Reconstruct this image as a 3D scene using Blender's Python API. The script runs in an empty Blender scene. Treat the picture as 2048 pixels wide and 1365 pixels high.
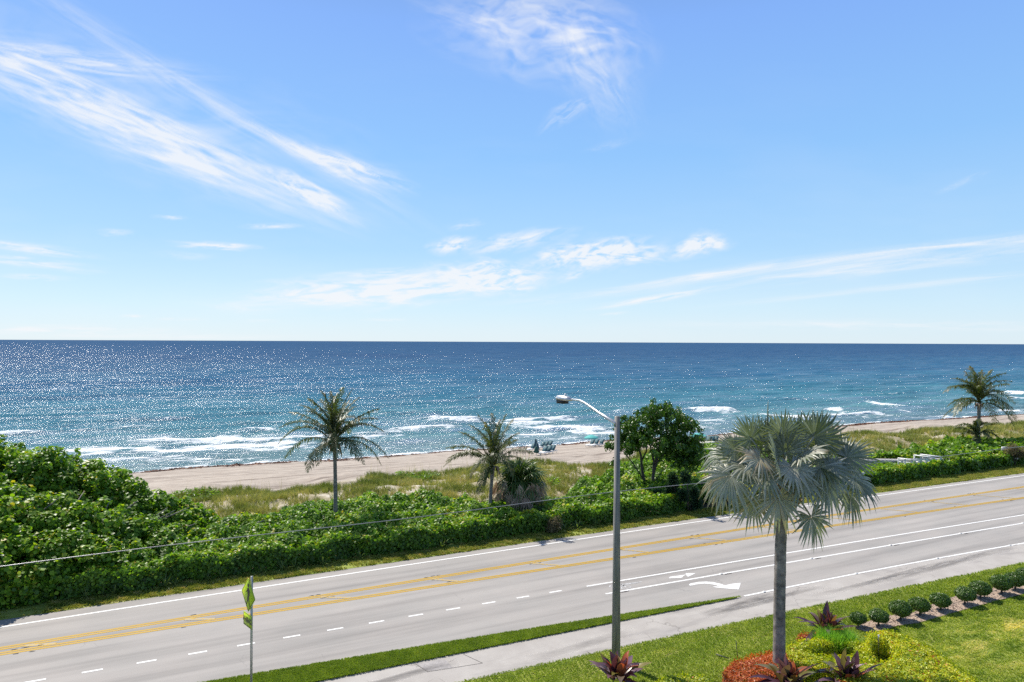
import bpy, math, numpy as np
from mathutils import Vector
rng = np.random.default_rng(11)
PI = math.pi
# ---------------------------------------------------------------- camera geometry
H = 11.5; F = 1365.0
pit, rol = 1.2 / F, .0044
def _rx(a): c, s = math.cos(a), math.sin(a); return np.array([[1, 0, 0], [0, c, -s], [0, s, c]])
def _rz(a): c, s = math.cos(a), math.sin(a); return np.array([[c, -s, 0], [s, c, 0], [0, 0, 1]])
CM = _rx(PI / 2 + pit) @ _rz(rol)
A = math.radians(27)
EXPO = .28; EXPF = 2 ** EXPO
U = np.array([math.cos(A), math.sin(A)]); N = np.array([-math.sin(A), math.cos(A)])
def ray(px, py): return CM @ np.array([px - 1024, 682.5 - py, -F])
def hit(px, py, z=0.0):
    d = ray(px, py); t = (z - H) / d[2]; return np.array([d[0] * t, d[1] * t, z])
def at(px, py, Y):
    d = ray(px, py); t = Y / d[1]; return np.array([d[0] * t, Y, H + d[2] * t])
def sn(p): p = np.asarray(p)[..., :2]; return p @ U, p @ N
def xy(s, n): s = np.asarray(s, float); n = np.asarray(n, float); return s * U[0] + n * N[0], s * U[1] + n * N[1]
def wob(x, y, sc, seed, k=6):
    r = np.random.default_rng(seed); o = 0
    for i in range(k):
        a = r.uniform(0, 2 * PI); f = (2 * PI / sc) * r.uniform(.6, 1.9)
        o = o + np.sin((x * math.cos(a) + y * math.sin(a)) * f + r.uniform(0, 6.28)) / k
    return o * 1.6
SH = [(-400, 96), (-47, 95.5), (-5, 94.6), (4, 94.4), (16, 93.8), (35, 92.4), (49, 92.1), (61, 91.8), (82, 89.8), (118, 89.3), (149, 87.1), (170, 84.5), (400, 78), (2000, 60)]
def shore(s): return np.interp(s, [a for a, b in SH], [b for a, b in SH]) + .5 * np.sin(np.asarray(s) * .21) + .3 * np.sin(np.asarray(s) * .53 + 1)
SEA = -4.5
def terr(x, y):
    x = np.asarray(x, float); y = np.asarray(y, float)
    s = x * U[0] + y * U[1]; n = x * N[0] + y * N[1]
    t = (n - 62) / (shore(s) - 62)
    z = np.where(n < 62, np.interp(n, [0, 36, 42, 50, 62], [0, 0, .1, .35, -.6]), np.interp(t, [0, .12, 1, 1.2, 3, 8], [-.6, -1.15, -4.5, -5.3, -12, -30]))
    m = np.clip((n - 41) / 5, 0, 1) * np.clip((65 - n) / 4, 0, 1)
    z = z + m * (.32 * wob(x, y, 11, 3) + .12 * wob(x, y, 4, 4))
    b = np.clip((n - 63) / 3, 0, 1) * np.clip((92 - n) / 5, 0, 1)
    return z + b * .05 * wob(x, y * 1.0, 3, 5)
def gp(px, py, lift=0.0):
    d = ray(px, py)
    t = .004; o = np.array([0, 0, H])
    ts = np.linspace(12, 260, 6000) / d[1]
    P = o[None] + ts[:, None] * d[None]
    f = P[:, 2] - terr(P[:, 0], P[:, 1]) - lift
    i = int(np.argmax(f < 0)); return P[i]
def inview(x, y, m=1.12, back=0):
    x = np.asarray(x); y = np.asarray(y)
    return (y > 3) & (np.abs(x) < y * .75 * m + 2)
# ---------------------------------------------------------------- scene plumbing
sc = bpy.context.scene; COL = sc.collection
def tag(o, label=None, cat=None, group=None, kind=None):
    for k, v in (('label', label), ('category', cat), ('group', group), ('kind', kind)):
        if v: o[k] = v
    return o
def thing(name, label, cat, loc, group=None):
    o = bpy.data.objects.new(name, None); COL.objects.link(o); o.location = [float(v) for v in loc]; o.empty_display_size = .2
    return tag(o, label, cat, group)
def link(name, me, mat, parent=None):
    o = bpy.data.objects.new(name, me); COL.objects.link(o)
    if mat: me.materials.append(mat)
    if parent: o.parent = parent
    return o
class MB:
    def __init__(s): s.V = []; s.F = []; s.T = []; s.n = 0
    def add(s, V, F, t=.5):
        V = np.asarray(V, float).reshape(-1, 3)
        s.V.append(V); s.T.append(np.full(len(V), t) if np.isscalar(t) else np.asarray(t, float))
        for f in (F if isinstance(F, list) else [F]):
            f = np.asarray(f); f = f[None] if f.ndim == 1 else f
            s.F.append(f + s.n)
        s.n += len(V)
    def box(s, c, size, rz=0, t=.5, tilt=None):
        x, y, z = [v / 2 for v in size]
        V = np.array([[i * x, j * y, k * z] for k in (-1, 1) for i, j in ((-1, -1), (1, -1), (1, 1), (-1, 1))])
        if tilt is not None: V = V @ tilt.T
        V = V @ _rz(rz).T + np.asarray(c)
        s.add(V, np.array([[3, 2, 1, 0], [4, 5, 6, 7], [0, 1, 5, 4], [1, 2, 6, 5], [2, 3, 7, 6], [3, 0, 4, 7]]), t)
    def tube(s, P, R, k=8, t=.5, cap=True, sq=None):
        P = np.asarray(P, float); n = len(P); R = np.full(n, R) if np.isscalar(R) else np.asarray(R, float)
        T = np.gradient(P, axis=0); T /= np.linalg.norm(T, axis=1)[:, None] + 1e-9
        ref = np.array([0, 0, 1.]) if abs(T[0][2]) < .9 else np.array([0, 1., 0])
        V = []
        for i in range(n):
            a = np.cross(T[i], ref); a /= np.linalg.norm(a) + 1e-9; b = np.cross(a, T[i])
            for j in range(k):
                q = 2 * PI * (j + .5) / k; rr = R[i]
                V.append(P[i] + rr * (math.cos(q) * a + math.sin(q) * b))
        Fq = [[i * k + j, i * k + (j + 1) % k, (i + 1) * k + (j + 1) % k, (i + 1) * k + j] for i in range(n - 1) for j in range(k)]
        fs = [np.array(Fq)]
        if cap: fs += [np.array(list(range(k))[::-1]), np.array([(n - 1) * k + j for j in range(k)])]
        s.add(V, fs, t)
    def mesh(s, name, smooth=False, off=(0, 0, 0)):
        V = np.concatenate(s.V) - np.asarray(off, float); me = bpy.data.meshes.new(name)
        lt = np.concatenate([np.full(len(f), f.shape[1]) for f in s.F]); lv = np.concatenate([f.ravel() for f in s.F])
        me.vertices.add(len(V)); me.vertices.foreach_set('co', V.astype(np.float32).ravel())
        me.loops.add(len(lv)); me.loops.foreach_set('vertex_index', lv.astype(np.int32))
        me.polygons.add(len(lt)); me.polygons.foreach_set('loop_start', (np.cumsum(lt) - lt).astype(np.int32))
        me.polygons.foreach_set('loop_total', lt.astype(np.int32))
        if smooth: me.polygons.foreach_set('use_smooth', np.ones(len(lt), bool))
        me.update(calc_edges=True)
        a = me.attributes.new('tint', 'FLOAT', 'POINT'); a.data.foreach_set('value', np.concatenate(s.T).astype(np.float32))
        me.validate(); return me
    def build(s, name, mat, parent=None, smooth=False):
        off = parent_off(parent)
        return link(name, s.mesh(name, smooth, off), mat, parent)
def parent_off(p):
    o = np.zeros(3)
    while p is not None: o = o + np.array(p.location); p = p.parent
    return o
def frames(nrm, yaw):
    """rotation matrices whose z column is nrm (N,3), spun by yaw"""
    n = nrm / (np.linalg.norm(nrm, axis=1)[:, None] + 1e-9)
    ref = np.where(np.abs(n[:, 2:3]) > .95, np.array([[1., 0, 0]]), np.array([[0, 0, 1.]]))
    a = np.cross(ref, n); a /= np.linalg.norm(a, axis=1)[:, None] + 1e-9; b = np.cross(n, a)
    c, s = np.cos(yaw)[:, None], np.sin(yaw)[:, None]
    x = a * c + b * s; y = -a * s + b * c
    return np.stack([x, y, n], axis=2)
def scatter(mb, tv, tf, P, R, S, tint):
    tv = np.asarray(tv, float); k = len(tv); n = len(P)
    if n == 0: return
    S = np.asarray(S, float); S = S[:, None] if S.ndim == 1 else S
    V = np.einsum('nij,nkj->nki', R, tv[None] * S[:, None, :]) + P[:, None, :]
    fs = [(np.arange(n)[:, None, None] * k + np.asarray(f)[None]).reshape(-1, np.asarray(f).shape[1]) for f in tf]
    mb.add(V.reshape(-1, 3), fs, np.repeat(tint, k))
# leaf templates (base at origin, grows along +y, face normal +z)
ROUND = (np.array([[0, 0, 0], [.42, .2, .10], [.42, .72, .10], [0, 1, .02], [-.42, .72, .10], [-.42, .2, .10]]), [np.array([[0, 1, 2, 3], [0, 3, 4, 5]])])
OVAL = (np.array([[0, 0, 0], [.2, .3, .07], [.24, .68, .07], [0, 1, -.04], [-.24, .68, .07], [-.2, .3, .07]]), [np.array([[0, 1, 2, 3], [0, 3, 4, 5]])])
SPEAR = (np.array([[0, 0, 0], [.11, .4, .03], [0, 1, -.06], [-.11, .4, .03]]), [np.array([[0, 1, 2, 3]])])
def tuft(k, h, w, lean, seed):
    r = np.random.default_rng(seed); V = []; Fq = []; Ft = []
    for i in range(k):
        a = r.uniform(0, 2 * PI); l = r.uniform(.2, 1) * lean; hh = h * r.uniform(.6, 1); b = r.uniform(0, .25 * lean)
        d = np.array([math.cos(a), math.sin(a), 0]); p = np.array([-d[1], d[0], 0]) * w / 2
        o = d * b; m = o + d * l * .35 + np.array([0, 0, hh * .6]); t = o + d * l + np.array([0, 0, hh])
        j = len(V); V += [o - p, o + p, m + p * .8, m - p * .8, t]
        Fq.append([j, j + 1, j + 2, j + 3]); Ft.append([j + 3, j + 2, j + 4])
    return np.array(V), [np.array(Fq), np.array(Ft)]
def rot_up(n, tilt, r):
    a = r.uniform(0, 2 * PI, n); t = np.abs(r.normal(0, tilt, n))
    nr = np.stack([np.sin(t) * np.cos(a), np.sin(t) * np.sin(a), np.cos(t)], 1)
    return frames(nr, r.uniform(0, 2 * PI, n))
# ---------------------------------------------------------------- materials
def mat(name):
    m = bpy.data.materials.new(name); m.use_nodes = True; nt = m.node_tree
    return m, nt, nt.nodes['Principled BSDF'], nt.nodes['Material Output']
class G:
    def __init__(s, nt): s.nt = nt
    def n(s, t, **k):
        x = s.nt.nodes.new(t)
        for a, b in k.items(): setattr(x, a, b)
        return x
    def l(s, a, b): s.nt.links.new(a, b)
    def v(s, sock, val):
        if hasattr(val, 'links') or hasattr(val, 'is_linked'): s.l(val, sock)
        else: sock.default_value = val
    def m(s, op, a, b=None, c=None, clamp=False):
        x = s.n('ShaderNodeMath', operation=op, use_clamp=clamp); s.v(x.inputs[0], a)
        if b is not None: s.v(x.inputs[1], b)
        if c is not None: s.v(x.inputs[2], c)
        return x.outputs[0]
    def mix(s, f, a, b, bt='MIX'):
        x = s.n('ShaderNodeMix', data_type='RGBA', blend_type=bt); s.v(x.inputs[0], f)
        s.v(x.inputs[6], a if not isinstance(a, tuple) else (*a, 1)[:4]); s.v(x.inputs[7], b if not isinstance(b, tuple) else (*b, 1)[:4]); return x.outputs[2]
    def ramp(s, f, st, interp='LINEAR'):
        x = s.n('ShaderNodeValToRGB'); e = x.color_ramp.elements; x.color_ramp.interpolation = interp
        while len(e) < len(st): e.new(.5)
        for i, (p, c) in enumerate(st): e[i].position = p; e[i].color = (*c, 1)[:4] if isinstance(c, tuple) else (c, c, c, 1)
        s.v(x.inputs[0], f); return x.outputs[0]
    def pos(s, rz=0.0, sc=(1, 1, 1)):
        t = s.n('ShaderNodeTexCoord'); p = t.outputs['Object']
        if rz:
            r = s.n('ShaderNodeVectorRotate', rotation_type='Z_AXIS'); s.l(p, r.inputs['Vector']); r.inputs['Angle'].default_value = rz; p = r.outputs[0]
        if sc != (1, 1, 1):
            q = s.n('ShaderNodeVectorMath', operation='MULTIPLY'); s.l(p, q.inputs[0]); q.inputs[1].default_value = sc; p = q.outputs[0]
        return p
    def noise(s, vec, scale, det=4, rough=.6, dist=0.0):
        x = s.n('ShaderNodeTexNoise'); x.inputs['Scale'].default_value = scale; x.inputs['Detail'].default_value = det
        x.inputs['Roughness'].default_value = rough; x.inputs['Distortion'].default_value = dist
        if vec is not None: s.l(vec, x.inputs['Vector'])
        return x.outputs['Fac']
    def attr(s, name): x = s.n('ShaderNodeAttribute', attribute_name=name); return x.outputs['Fac']
    def bump(s, h, st, d, nrm=None):
        x = s.n('ShaderNodeBump'); x.inputs['Strength'].default_value = st; x.inputs['Distance'].default_value = d; s.l(h, x.inputs['Height'])
        if nrm is not None: s.l(nrm, x.inputs['Normal'])
        return x.outputs[0]
def plain(name, col, rough=.6, metal=0.0, vary=.15, nsc=6.0, bump=0.0, stretch=(1, 1, 1)):
    m, nt, b, o = mat(name); g = G(nt); f = g.noise(g.pos(0, stretch), nsc, 5, .6)
    d = tuple(c * (1 - vary) for c in col); e = tuple(min(1, c * (1 + vary)) for c in col)
    g.l(g.ramp(f, [(.3, d), (.7, e)]), b.inputs['Base Color']); b.inputs['Roughness'].default_value = rough; b.inputs['Metallic'].default_value = metal
    if bump: g.l(g.bump(f, bump, .02), b.inputs['Normal'])
    return m
def leafm(name, stops, trans=.35, rough=.42, tcol=(1.25, 1.35, .35), spec=.4, patch=0.0, patch_col=(.2, .16, .04), psc=.5):
    m, nt, b, o = mat(name); g = G(nt)
    c = g.ramp(g.attr('tint'), stops)
    f = g.noise(g.pos(), psc, 3, .6)
    c = g.mix(.45, c, g.ramp(f, [(.3, (.62, .66, .7)), (.7, (1.3, 1.22, 1.1))]), 'MULTIPLY')
    if patch: c = g.mix(g.m('MULTIPLY', g.ramp(g.noise(g.pos(), psc * 2.3, 3), [(.62, 0.0), (.72, 1.0)]), patch), c, patch_col)
    g.l(c, b.inputs['Base Color']); b.inputs['Roughness'].default_value = rough; b.inputs['Specular IOR Level'].default_value = spec
    t = g.n('ShaderNodeBsdfTranslucent'); g.l(g.mix(1.0, c, tcol, 'MULTIPLY'), t.inputs['Color'])
    x = g.n('ShaderNodeMixShader'); x.inputs[0].default_value = trans; g.l(b.outputs[0], x.inputs[1]); g.l(t.outputs[0], x.inputs[2]); g.l(x.outputs[0], o.inputs['Surface'])
    return m
M = {}
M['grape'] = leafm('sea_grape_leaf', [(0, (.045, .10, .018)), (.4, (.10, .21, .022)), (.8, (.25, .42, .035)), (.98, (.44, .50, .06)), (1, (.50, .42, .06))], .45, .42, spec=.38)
M['clusia'] = leafm('leathery_leaf', [(0, (.03, .07, .014)), (.6, (.065, .15, .018)), (1, (.14, .26, .03))], .32, .36, spec=.4)
M['coco'] = leafm('palm_leaflet', [(0, (.035, .055, .02)), (.55, (.08, .11, .035)), (.85, (.17, .16, .06)), (1, (.32, .22, .11))], .32, .4, spec=.45)
M['cabbage'] = leafm('cabbage_leaf', [(0, (.035, .08, .018)), (.6, (.09, .155, .035)), (1, (.28, .30, .11))], .3, .4, spec=.5)
M['dead'] = leafm('dead_frond', [(0, (.13, .08, .06)), (.5, (.36, .25, .18)), (1, (.62, .49, .37))], .2, .7, (1.1, 1, .8), spec=.2)
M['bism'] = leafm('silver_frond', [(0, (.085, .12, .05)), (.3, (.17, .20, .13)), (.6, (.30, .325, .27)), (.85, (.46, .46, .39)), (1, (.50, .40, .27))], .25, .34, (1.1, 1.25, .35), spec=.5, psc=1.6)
M['pine'] = leafm('pine_needle', [(0, (.015, .04, .02)), (.6, (.035, .085, .04)), (1, (.09, .15, .06))], .25, .5)
M['lawn'] = leafm('lawn_blade', [(0, (.15, .24, .018)), (.35, (.29, .38, .04)), (.7, (.50, .53, .10)), (1, (.78, .68, .30))], .4, .5, (1.2, 1.3, .4), psc=.6)
M['verge'] = leafm('verge_blade', [(0, (.15, .22, .02)), (.5, (.34, .35, .05)), (1, (.60, .48, .20))], .35, .6, (1.2, 1.2, .5))
M['dune'] = leafm('dune_grass_blade', [(0, (.15, .20, .04)), (.4, (.30, .33, .09)), (.75, (.46, .42, .17)), (1, (.58, .47, .24))], .35, .6, (1.15, 1.15, .6), spec=.2, psc=.25)
M['gold'] = leafm('golden_hedge_leaf', [(0, (.07, .15, .012)), (.35, (.25, .37, .02)), (.75, (.66, .68, .04)), (.96, (.66, .52, .06)), (1, (.50, .12, .03))], .42, .42, (1.2, 1.2, .3), spec=.5)
M['croton'] = leafm('red_shrub_leaf', [(0, (.14, .09, .02)), (.3, (.42, .08, .02)), (.7, (.62, .17, .04)), (1, (.75, .38, .14))], .35, .4, (1.3, .9, .5), spec=.5)
M['ball'] = leafm('clipped_shrub_leaf', [(0, (.04, .085, .015)), (.6, (.10, .19, .03)), (1, (.24, .34, .09))], .28, .32, spec=.5)
M['clump'] = leafm('bright_blade', [(0, (.14, .36, .04)), (1, (.38, .62, .12))], .45, .4)
M['ti'] = leafm('ti_leaf', [(0, (.05, .02, .035)), (.4, (.11, .045, .065)), (.62, (.24, .14, .19)), (.75, (.13, .13, .03)), (.90, (.24, .20, .05)), (1, (.45, .12, .05))], .3, .28, (1.3, .9, .6), spec=.6, psc=3)
M['strap'] = leafm('strap_leaf', [(0, (.06, .12, .03)), (1, (.22, .28, .10))], .35, .35)
M['weed'] = leafm('seaweed', [(0, (.06, .022, .014)), (.6, (.15, .06, .035)), (1, (.28, .14, .08))], .0, .8)
M['brown'] = leafm('dry_twig', [(0, (.08, .05, .03)), (.7, (.16, .14, .06)), (1, (.28, .2, .12))], .2, .7)
M['bark'] = plain('palm_bark', (.215, .185, .165), .9, 0, .65, 2.6, .6, (1.6, 1.6, 1.6))
M['barkdark'] = plain('dark_bark', (.07, .058, .048), .9, 0, .4, 9, .5)
M['barkgrey'] = plain('grey_palm_bark', (.19, .17, .155), .9, 0, .45, 2.2, .5, (2, 2, 6))
M['petiole'] = plain('leaf_stalk', (.30, .29, .18), .5, 0, .25, 5)
M['steel'] = plain('galvanised_steel', (.46, .46, .45), .45, .6, .15, 3)
M['alum'] = plain('bare_aluminium', (.62, .62, .62), .38, .7, .12, 2)
M['black'] = plain('black_paint', (.016, .016, .018), .5, 0, .2)
M['cable'] = plain('cable_sheath', (.30, .30, .31), .4, .3, .25, 1)
M['lime'] = plain('fluorescent_yellow_green', (.50, .66, .02), .45, 0, .06, 2)
M['whitep'] = plain('white_paint', (.78, .77, .74), .6, 0, .07)
M['teal'] = plain('teal_canvas', (.10, .46, .42), .8, 0, .12)
M['navy'] = plain('dark_teal_canvas', (.028, .085, .11), .8, 0, .25)
M['navyg'] = plain('green_canvas', (.03, .10, .075), .8, 0, .25)
M['sling'] = plain('dark_teal_sling', (.03, .10, .12), .7, 0, .2)
M['orange'] = plain('orange_board', (.55, .20, .08), .6, 0, .15)
M['deck'] = plain('weathered_deck', (.36, .35, .35), .8, 0, .25, 4, .3, (1, 8, 1))
M['mulch'] = plain('mulch', (.40, .30, .23), .95, 0, .45, 14, .8)
M['green_rod'] = plain('dark_metal_rod', (.06, .065, .06), .6, 0, .3)
M['glass'] = plain('lamp_glass', (.02, .02, .04), .1)
# white and yellow road paint, worn
def paint(name, col, thr=.36):
    m, nt, b, o = mat(name); g = G(nt); p = g.pos()
    w = g.ramp(g.noise(p, 9, 6, .75), [(thr, 0.0), (thr + .12, 1.0)])
    c = g.mix(g.noise(p, 1.2, 3), tuple(x * .88 for x in col), tuple(min(1, x * 1.08) for x in col))
    g.l(g.mix(w, (.33, .32, .31), c), b.inputs['Base Color']); b.inputs['Roughness'].default_value = .7; return m
M['pwhite'] = paint('white_road_paint', (.82, .81, .78), .26)
M['pfaint'] = paint('worn_white_road_paint', (.62, .61, .60), .45)
M['pyellow'] = paint('yellow_road_paint', (.46, .275, .0), .08)
M['pyellow2'] = paint('worn_yellow_road_paint', (.50, .33, .05), .42)
# asphalt
def asphalt():
    m, nt, b, o = mat('worn_asphalt'); g = G(nt); p = g.pos(-A)
    q = g.pos(-A, (.06, 1.15, 1)); wear = g.noise(q, 1.0, 4, .55)
    c = g.ramp(wear, [(.30, (.24, .225, .21)), (.50, (.345, .323, .30)), (.72, (.395, .37, .342))])
    c = g.mix(.5, c, g.ramp(g.noise(p, .35, 5, .6), [(.3, (.84, .86, .86)), (.7, (1.12, 1.08, 1.05))]), 'MULTIPLY')
    c = g.mix(.5, c, g.ramp(g.noise(p, 45, 3, .7), [(.3, (.72, .72, .72)), (.7, (1.2, 1.2, 1.2))]), 'MULTIPLY')
    st = g.ramp(g.noise(g.pos(-A, (.5, 2.2, 1)), 1.3, 7, .72, .6), [(.66, 0.0), (.74, .55)])
    c = g.mix(st, c, (.20, .19, .185))
    v = g.n('ShaderNodeTexVoronoi', feature='DISTANCE_TO_EDGE'); v.inputs['Scale'].default_value = .28
    nz = g.n('ShaderNodeTexNoise'); nz.inputs['Scale'].default_value = .9; nz.inputs['Detail'].default_value = 6; g.l(p, nz.inputs['Vector'])
    w = g.n('ShaderNodeVectorMath', operation='MULTIPLY_ADD'); g.l(nz.outputs['Color'], w.inputs[0]); w.inputs[1].default_value = (1.6, 1.6, 0); g.l(p, w.inputs[2]); g.l(w.outputs[0], v.inputs['Vector'])
    cr = g.ramp(v.outputs['Distance'], [(0.0, .55), (.004, 0.0)]); cr = g.m('MULTIPLY', cr, g.ramp(g.noise(p, .22, 2), [(.60, 0.0), (.66, 1.0)]))
    c = g.mix(cr, c, (.17, .16, .155))
    g.l(c, b.inputs['Base Color']); b.inputs['Roughness'].default_value = .85
    g.l(g.bump(g.noise(p, 60, 2), .35, .01), b.inputs['Normal']); return m
M['asphalt'] = asphalt()
def concrete():
    m, nt, b, o = mat('old_concrete_path'); g = G(nt); p = g.pos(-A)
    c = g.ramp(g.noise(p, .8, 6, .6), [(.3, (.36, .33, .30)), (.6, (.43, .40, .365)), (.8, (.46, .43, .395))])
    c = g.mix(.5, c, g.ramp(g.noise(p, 40, 3, .7), [(.3, (.8, .8, .8)), (.7, (1.15, 1.15, 1.15))]), 'MULTIPLY')
    c = g.mix(g.ramp(g.noise(g.pos(-A, (.25, 1.3, 1)), .75, 6, .6, .5), [(.55, 0.0), (.70, .62)]), c, (.215, .20, .195))
    w = g.n('ShaderNodeVectorMath', operation='MULTIPLY_ADD'); nz = g.n('ShaderNodeTexNoise'); nz.inputs['Scale'].default_value = .8; nz.inputs['Detail'].default_value = 6; g.l(p, nz.inputs['Vector'])
    g.l(nz.outputs['Color'], w.inputs[0]); w.inputs[1].default_value = (1.5, 1.5, 0); g.l(p, w.inputs[2])
    v = g.n('ShaderNodeTexVoronoi', feature='DISTANCE_TO_EDGE'); v.inputs['Scale'].default_value = .4; g.l(w.outputs[0], v.inputs['Vector'])
    c = g.mix(g.m('MULTIPLY', g.ramp(v.outputs['Distance'], [(0.0, .8), (.008, 0.0)]), g.ramp(g.noise(p, .3, 2), [(.48, 0.0), (.55, 1.0)])), c, (.2, .18, .16))
    g.l(c, b.inputs['Base Color']); b.inputs['Roughness'].default_value = .9
    g.l(g.bump(g.noise(p, 30, 3), .3, .01), b.inputs['Normal']); return m
M['concrete'] = concrete()
def lawnbase():
    m, nt, b, o = mat('turf'); g = G(nt)
    c = g.ramp(g.noise(g.pos(-A, (.35, 1.5, 1)), .9, 6, .6), [(.35, (.18, .25, .03)), (.55, (.30, .34, .06)), (.72, (.48, .44, .16))])
    g.l(c, b.inputs['Base Color']); b.inputs['Roughness'].default_value = .95
    g.l(g.bump(g.noise(g.pos(), 25, 4, .7), .8, .05), b.inputs['Normal']); return m
M['turf'] = lawnbase()
def ground():
    m, nt, b, o = mat('sand_and_soil'); g = G(nt); p = g.pos(-A)
    base = g.ramp(g.noise(p, .5, 6, .6), [(.3, (.36, .30, .245)), (.7, (.46, .40, .335))])
    st = g.ramp(g.noise(g.pos(-A, (.035, .9, 1)), 1.0, 6, .68), [(.38, (.48, .44, .42)), (.50, (.98, .98, .98)), (.75, (1.12, 1.1, 1.08))])
    sand = g.mix(.9, base, st, 'MULTIPLY')
    sand = g.mix(.55, sand, g.ramp(g.noise(p, 3.5, 5, .75), [(.3, (.72, .71, .70)), (.65, (1.15, 1.15, 1.14))]), 'MULTIPLY')
    wet = g.attr('wet'); sand = g.mix(wet, sand, (.19, .155, .125))
    soil = g.ramp(g.noise(p, 1.5, 6, .7), [(.3, (.05, .038, .028)), (.7, (.15, .115, .08))])
    dune = g.ramp(g.noise(p, .55, 6, .65), [(.35, (.26, .22, .12)), (.52, (.42, .36, .24)), (.62, (.60, .54, .45))])
    c = g.mix(g.attr('dune'), sand, dune); c = g.mix(g.attr('soil'), c, soil)
    g.l(c, b.inputs['Base Color']); g.l(g.ramp(wet, [(0, .95), (1, .35)]), b.inputs['Roughness'])
    h = g.m('ADD', g.noise(p, 2.2, 6, .7), g.m('MULTIPLY', g.noise(g.pos(-A, (.08, 1.6, 1)), 1.4, 4), 1.2))
    g.l(g.bump(h, .6, .12), b.inputs['Normal']); return m
M['ground'] = ground()
def seam():
    m, nt, b, o = mat('sea_water'); g = G(nt); p = g.pos(-A)
    off = g.attr('off')                                  # log distance from the shore
    c = g.ramp(off, [(0.0, (.15, .26, .29)), (.18, (.095, .235, .28)), (.38, (.052, .185, .26)), (.55, (.028, .12, .225)), (.75, (.024, .082, .18)), (1, (.028, .082, .175))])
    pt = g.noise(g.pos(-A, (.35, 1, 1)), .02, 4, .6)
    c = g.mix(.6, c, g.ramp(pt, [(.35, (.75, .8, .9)), (.65, (1.25, 1.18, 1.08))]), 'MULTIPLY'); c = g.mix(.75, c, g.ramp(g.noise(g.pos(-A, (.22, 1, 1)), .11, 6, .68, .4), [(.36, (.62, .72, .78)), (.56, (1.1, 1.08, 1.05)), (.7, (1.5, 1.35, 1.2))]), 'MULTIPLY')
    fo = g.attr('foam')
    f1 = g.noise(g.pos(-A, (.28, 1, 1)), 1.2, 9, .74, .6)
    fm = g.m('MULTIPLY', g.m('ADD', g.m('SUBTRACT', fo, .40), g.m('MULTIPLY', g.m('SUBTRACT', f1, .5), 3.6)), 3.2, clamp=True)
    fm = g.m('MULTIPLY', fm, g.m('GREATER_THAN', fo, .04))
    w1 = g.noise(g.pos(-A + .12, (.42, 1, 1)), .16, 6, .62, .3)
    w2 = g.noise(g.pos(-A - .1, (.55, 1, 1)), .9, 6, .7, .4)
    w3 = g.noise(g.pos(-A, (.4, 1, 1)), 4.0, 3, .6)
    n1 = g.bump(w1, 1.0, 2.3); n2 = g.bump(w2, 1.0, .62, n1); n3 = g.bump(w3, 1.0, .06, n2)
    nt.nodes.remove(b); df = g.n('ShaderNodeBsdfDiffuse'); g.l(c, df.inputs['Color']); g.l(n2, df.inputs['Normal'])
    gl = g.n('ShaderNodeBsdfGlossy'); gl.inputs['Roughness'].default_value = .15; g.l(n3, gl.inputs['Normal'])
    fr = g.n('ShaderNodeFresnel'); fr.inputs['IOR'].default_value = 1.33; g.l(n2, fr.inputs['Normal'])
    fac = g.m('MULTIPLY', g.m('MINIMUM', fr.outputs[0], .45), g.ramp(off, [(0, .75), (.5, .5), (.8, .27), (1, .17)])); fac = g.m('MULTIPLY', fac, g.ramp(g.noise(g.pos(-A, (.18, 1, 1)), .22, 6, .7, .3), [(.44, .18), (.53, .9), (.64, 2.4)]))
    mx = g.n('ShaderNodeMixShader'); g.l(fac, mx.inputs[0]); g.l(df.outputs[0], mx.inputs[1]); g.l(gl.outputs[0], mx.inputs[2])
    fd = g.n('ShaderNodeBsdfDiffuse'); fd.inputs['Color'].default_value = (.80, .83, .84, 1); g.l(g.bump(f1, 1.0, .25), fd.inputs['Normal'])
    m2 = g.n('ShaderNodeMixShader'); g.l(fm, m2.inputs[0]); g.l(mx.outputs[0], m2.inputs[1]); g.l(fd.outputs[0], m2.inputs[2]); g.l(m2.outputs[0], o.inputs['Surface']); return m
M['sea'] = seam()
# ---------------------------------------------------------------- world, sun, camera
SAZ, SEL = -42.0, 51.0            # sun: degrees left of the view axis, elevation
w = bpy.data.worlds.new('World'); sc.world = w; w.use_nodes = True; nt = w.node_tree; g = G(nt)
bg = nt.nodes['Background']
sky = g.n('ShaderNodeTexSky', sky_type='NISHITA'); sky.sun_disc = False
sky.sun_elevation = math.radians(SEL); sky.sun_rotation = math.radians(SAZ); sky.altitude = 0
sky.air_density = 1.0; sky.dust_density = .4; sky.ozone_density = 2.0
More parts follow.
